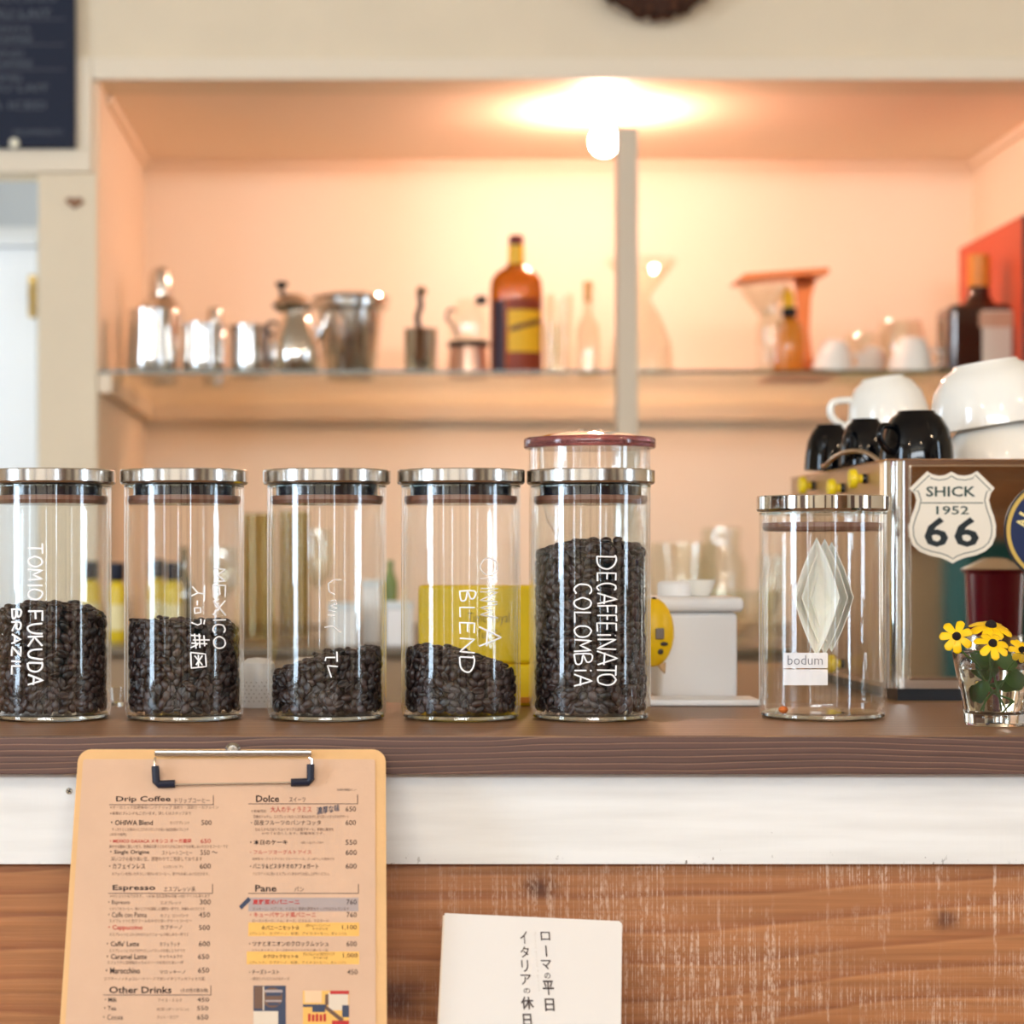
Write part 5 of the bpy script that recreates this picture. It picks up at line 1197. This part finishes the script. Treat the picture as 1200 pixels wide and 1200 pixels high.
shelf_cup(974, 3.64, 'white cup upside down at the left of the shelf cups', 10, .034); shelf_cup(1015, 3.72, 'white cup tipped between two others on the shelf', 20, .030, .048); shelf_cup(1066, 3.62, 'white cup at the right of the shelf cups before the dark bottle', 4, .038, .060)
glassjar('stemless_glass', 1055, 3.82, ZS, [(0, 1), (20, 1), (28, 20), (28, 60), (24, 76), (23, 76), (27, 60), (27, 21), (0, 4)], 'clear glass behind the white shelf cups', M_glass2, 'clear glasses on the shelf')
glassjar('stemless_glass', 1015, 3.98, ZS, [(0, 1), (20, 1), (28, 20), (28, 56), (24, 70), (23, 70), (27, 56), (27, 21), (0, 4)], 'clear glass behind the tipped white cup', M_glass2, 'clear glasses on the shelf')
# square dark bottle and red box
e = thingpx('square_bottle', 1147, 3.60, 'square dark brown bottle with orange cap and pale label', 'bottle')
k6 = 3.6/F; sqx = X(1147, 3.6)
bm = bmesh.new(); box(bm, sqx-40*k6, sqx+34*k6, 3.57, 3.66, ZS, ZS+82*k6, .012, 4)
obj('bottle_body', bm, mat('brown_glass', (62, 30, 22), .08, trans=.25, coat=.5), e, 50)
obj('bottle_neck', LPX(1147, 3.615, ZS, [(24, 78), (16, 88), (12, 94), (12, 104), (0, 104)]), MATS['brown_glass'], e)
obj('bottle_cap', LPX(1147, 3.615, ZS, [(0, 104), (12.5, 104), (13, 106), (13, 140), (11, 142), (0, 142)]), mat('cap_orange', (226, 140, 50), .4), e)
lq = obj('bottle_label', B(sqx-2*k6, sqx+32*k6, 3.5685, 3.57, ZS+8*k6, ZS+74*k6), mat('label_cream', (214, 196, 178), .5), e)
obj('label_band', B(sqx-6*k6, sqx+36*k6, 3.5675, 3.5688, ZS+54*k6, ZS+72*k6), mat('label_tan', (196, 150, 120), .5), lq)
rbx = X(1197.5, 3.52)
rb = empty('red_box', (rbx+.1, 3.72, ZS), 'tall orange-red box with dark front edge at the right end of the shelf', 'box')
zrb = ZC+(655-252)/F*3.52
obj('box_body', B(rbx, rbx+.10, 3.70, 3.90, ZS, zrb, bev=.001), mat('box_red', (206, 78, 40), .5), rb)
obj('box_front', B(rbx+.0, rbx+.10, 3.52, 3.70, ZS, zrb, bev=.001), MATS['box_red'], rb)
obj('box_edge', B(rbx+.001, rbx+.10, 3.514, 3.520, ZS, zrb, bev=.0005), mat('box_dark', (70, 40, 40), .5), rb)

# ------------------------------------------------------------------ on the header: chalkboard, heart, wreath
cb = empty('chalkboard', P(20, 175, DF-.016), 'dark blue chalkboard menu hanging at the upper left', 'chalkboard')
obj('board', B(X(-160, 3.475), X(88, 3.475), 3.472, 3.486, Z(173, 3.475), Z(-220, 3.475), bev=.002), mat('slate_navy', (16, 28, 52), .7), cb)
a = acc_new(); km = lambda px, py: Vector((X(px, 3.4715), 3.4715, Z(py, 3.4715)))
for s_, x0, y0, x1, y1 in [('CAFE AU LAIT', -60, 11, 60, 20), ('KENYA', -10, 31, 36, 37), ('COFFEE', -14, 42, 38, 49), ('BLEND', -20, 60, 28, 66), ('COFFEE', -18, 71, 38, 78), ('CAMEL', -14, 88, 28, 95), ('CAFE AU LAIT', -60, 99, 57, 107), ('HOT & ICED', -60, 119, 54, 128), ('DECAFFEINATO', 16, 152, 74, 158), ('CAPPUCCINO', -60, -4, 66, 2)]:
    put_text(a, s_, x0, y0, x1, y1, km, 0, .0)
for y in (22, 52, 81): put_quad(a, -60, y, 76, y+.8, km, 0)
acc_obj('chalk_lettering', a, [mat('chalk', (104, 110, 120), .9)], cb)['kind'] = 'stuff'
obj('magnet', L((0, 0, 0), [(0, 0), (.0085, 0), (.0075, .006), (0, .008)], seg=24, M=Matrix.Translation((X(17, 3.471), 3.472, Z(168, 3.471))) @ Matrix.Rotation(PI/2, 4, 'X')), mat('magnet_cream', (240, 236, 214), .3), cb)
bm = bmesh.new(); hp = []
for i in range(40):
    t = 2*PI*i/40; hx = 16*math.sin(t)**3; hy = 13*math.cos(t)-5*math.cos(2*t)-2*math.cos(3*t)-math.cos(4*t); hp.append((X(88, DF)+hx*.62*DF/F, DF-.0045, Z(238, DF)+hy*.45*DF/F))
prism(bm, hp, Vector((0, -.008, 0)))
tag(obj('wooden_heart', bm, mat('heart_brown', (150, 108, 78), .6)), 'tiny brown wooden heart on the pale column', 'decoration')
wr = Vector((X(769, 3.45), 3.452, Z(-62, 3.45))); k5 = 3.45/F
we = empty('wreath', wr, 'dark brown wreath of dried cones above the niche', 'wreath')
obj('wreath_ring', T([wr+Vector((68*k5*math.cos(t), 0, 68*k5*math.sin(t))) for t in np.linspace(0, 2*PI, 40)[:-1]], 14*k5, closed=True), mat('wreath_brown', (66, 40, 28), .9), we)
bm = bmesh.new()
for i in range(520):
    t = random.uniform(0, 2*PI); q = random.uniform(0, 2*PI); rr = 68+15*math.cos(q); p = wr+Vector((rr*k5*math.cos(t), -15*k5*math.sin(q), rr*k5*math.sin(t))); s_ = random.uniform(2.5, 5)*k5
    r_ = bmesh.ops.create_icosphere(bm, subdivisions=1, radius=s_, matrix=Matrix.Translation(p))
tag(obj('cones', bm, mat('cone_brown', (92, 56, 36), .85, var=.4, bscale=200), we, 60), kind='stuff')
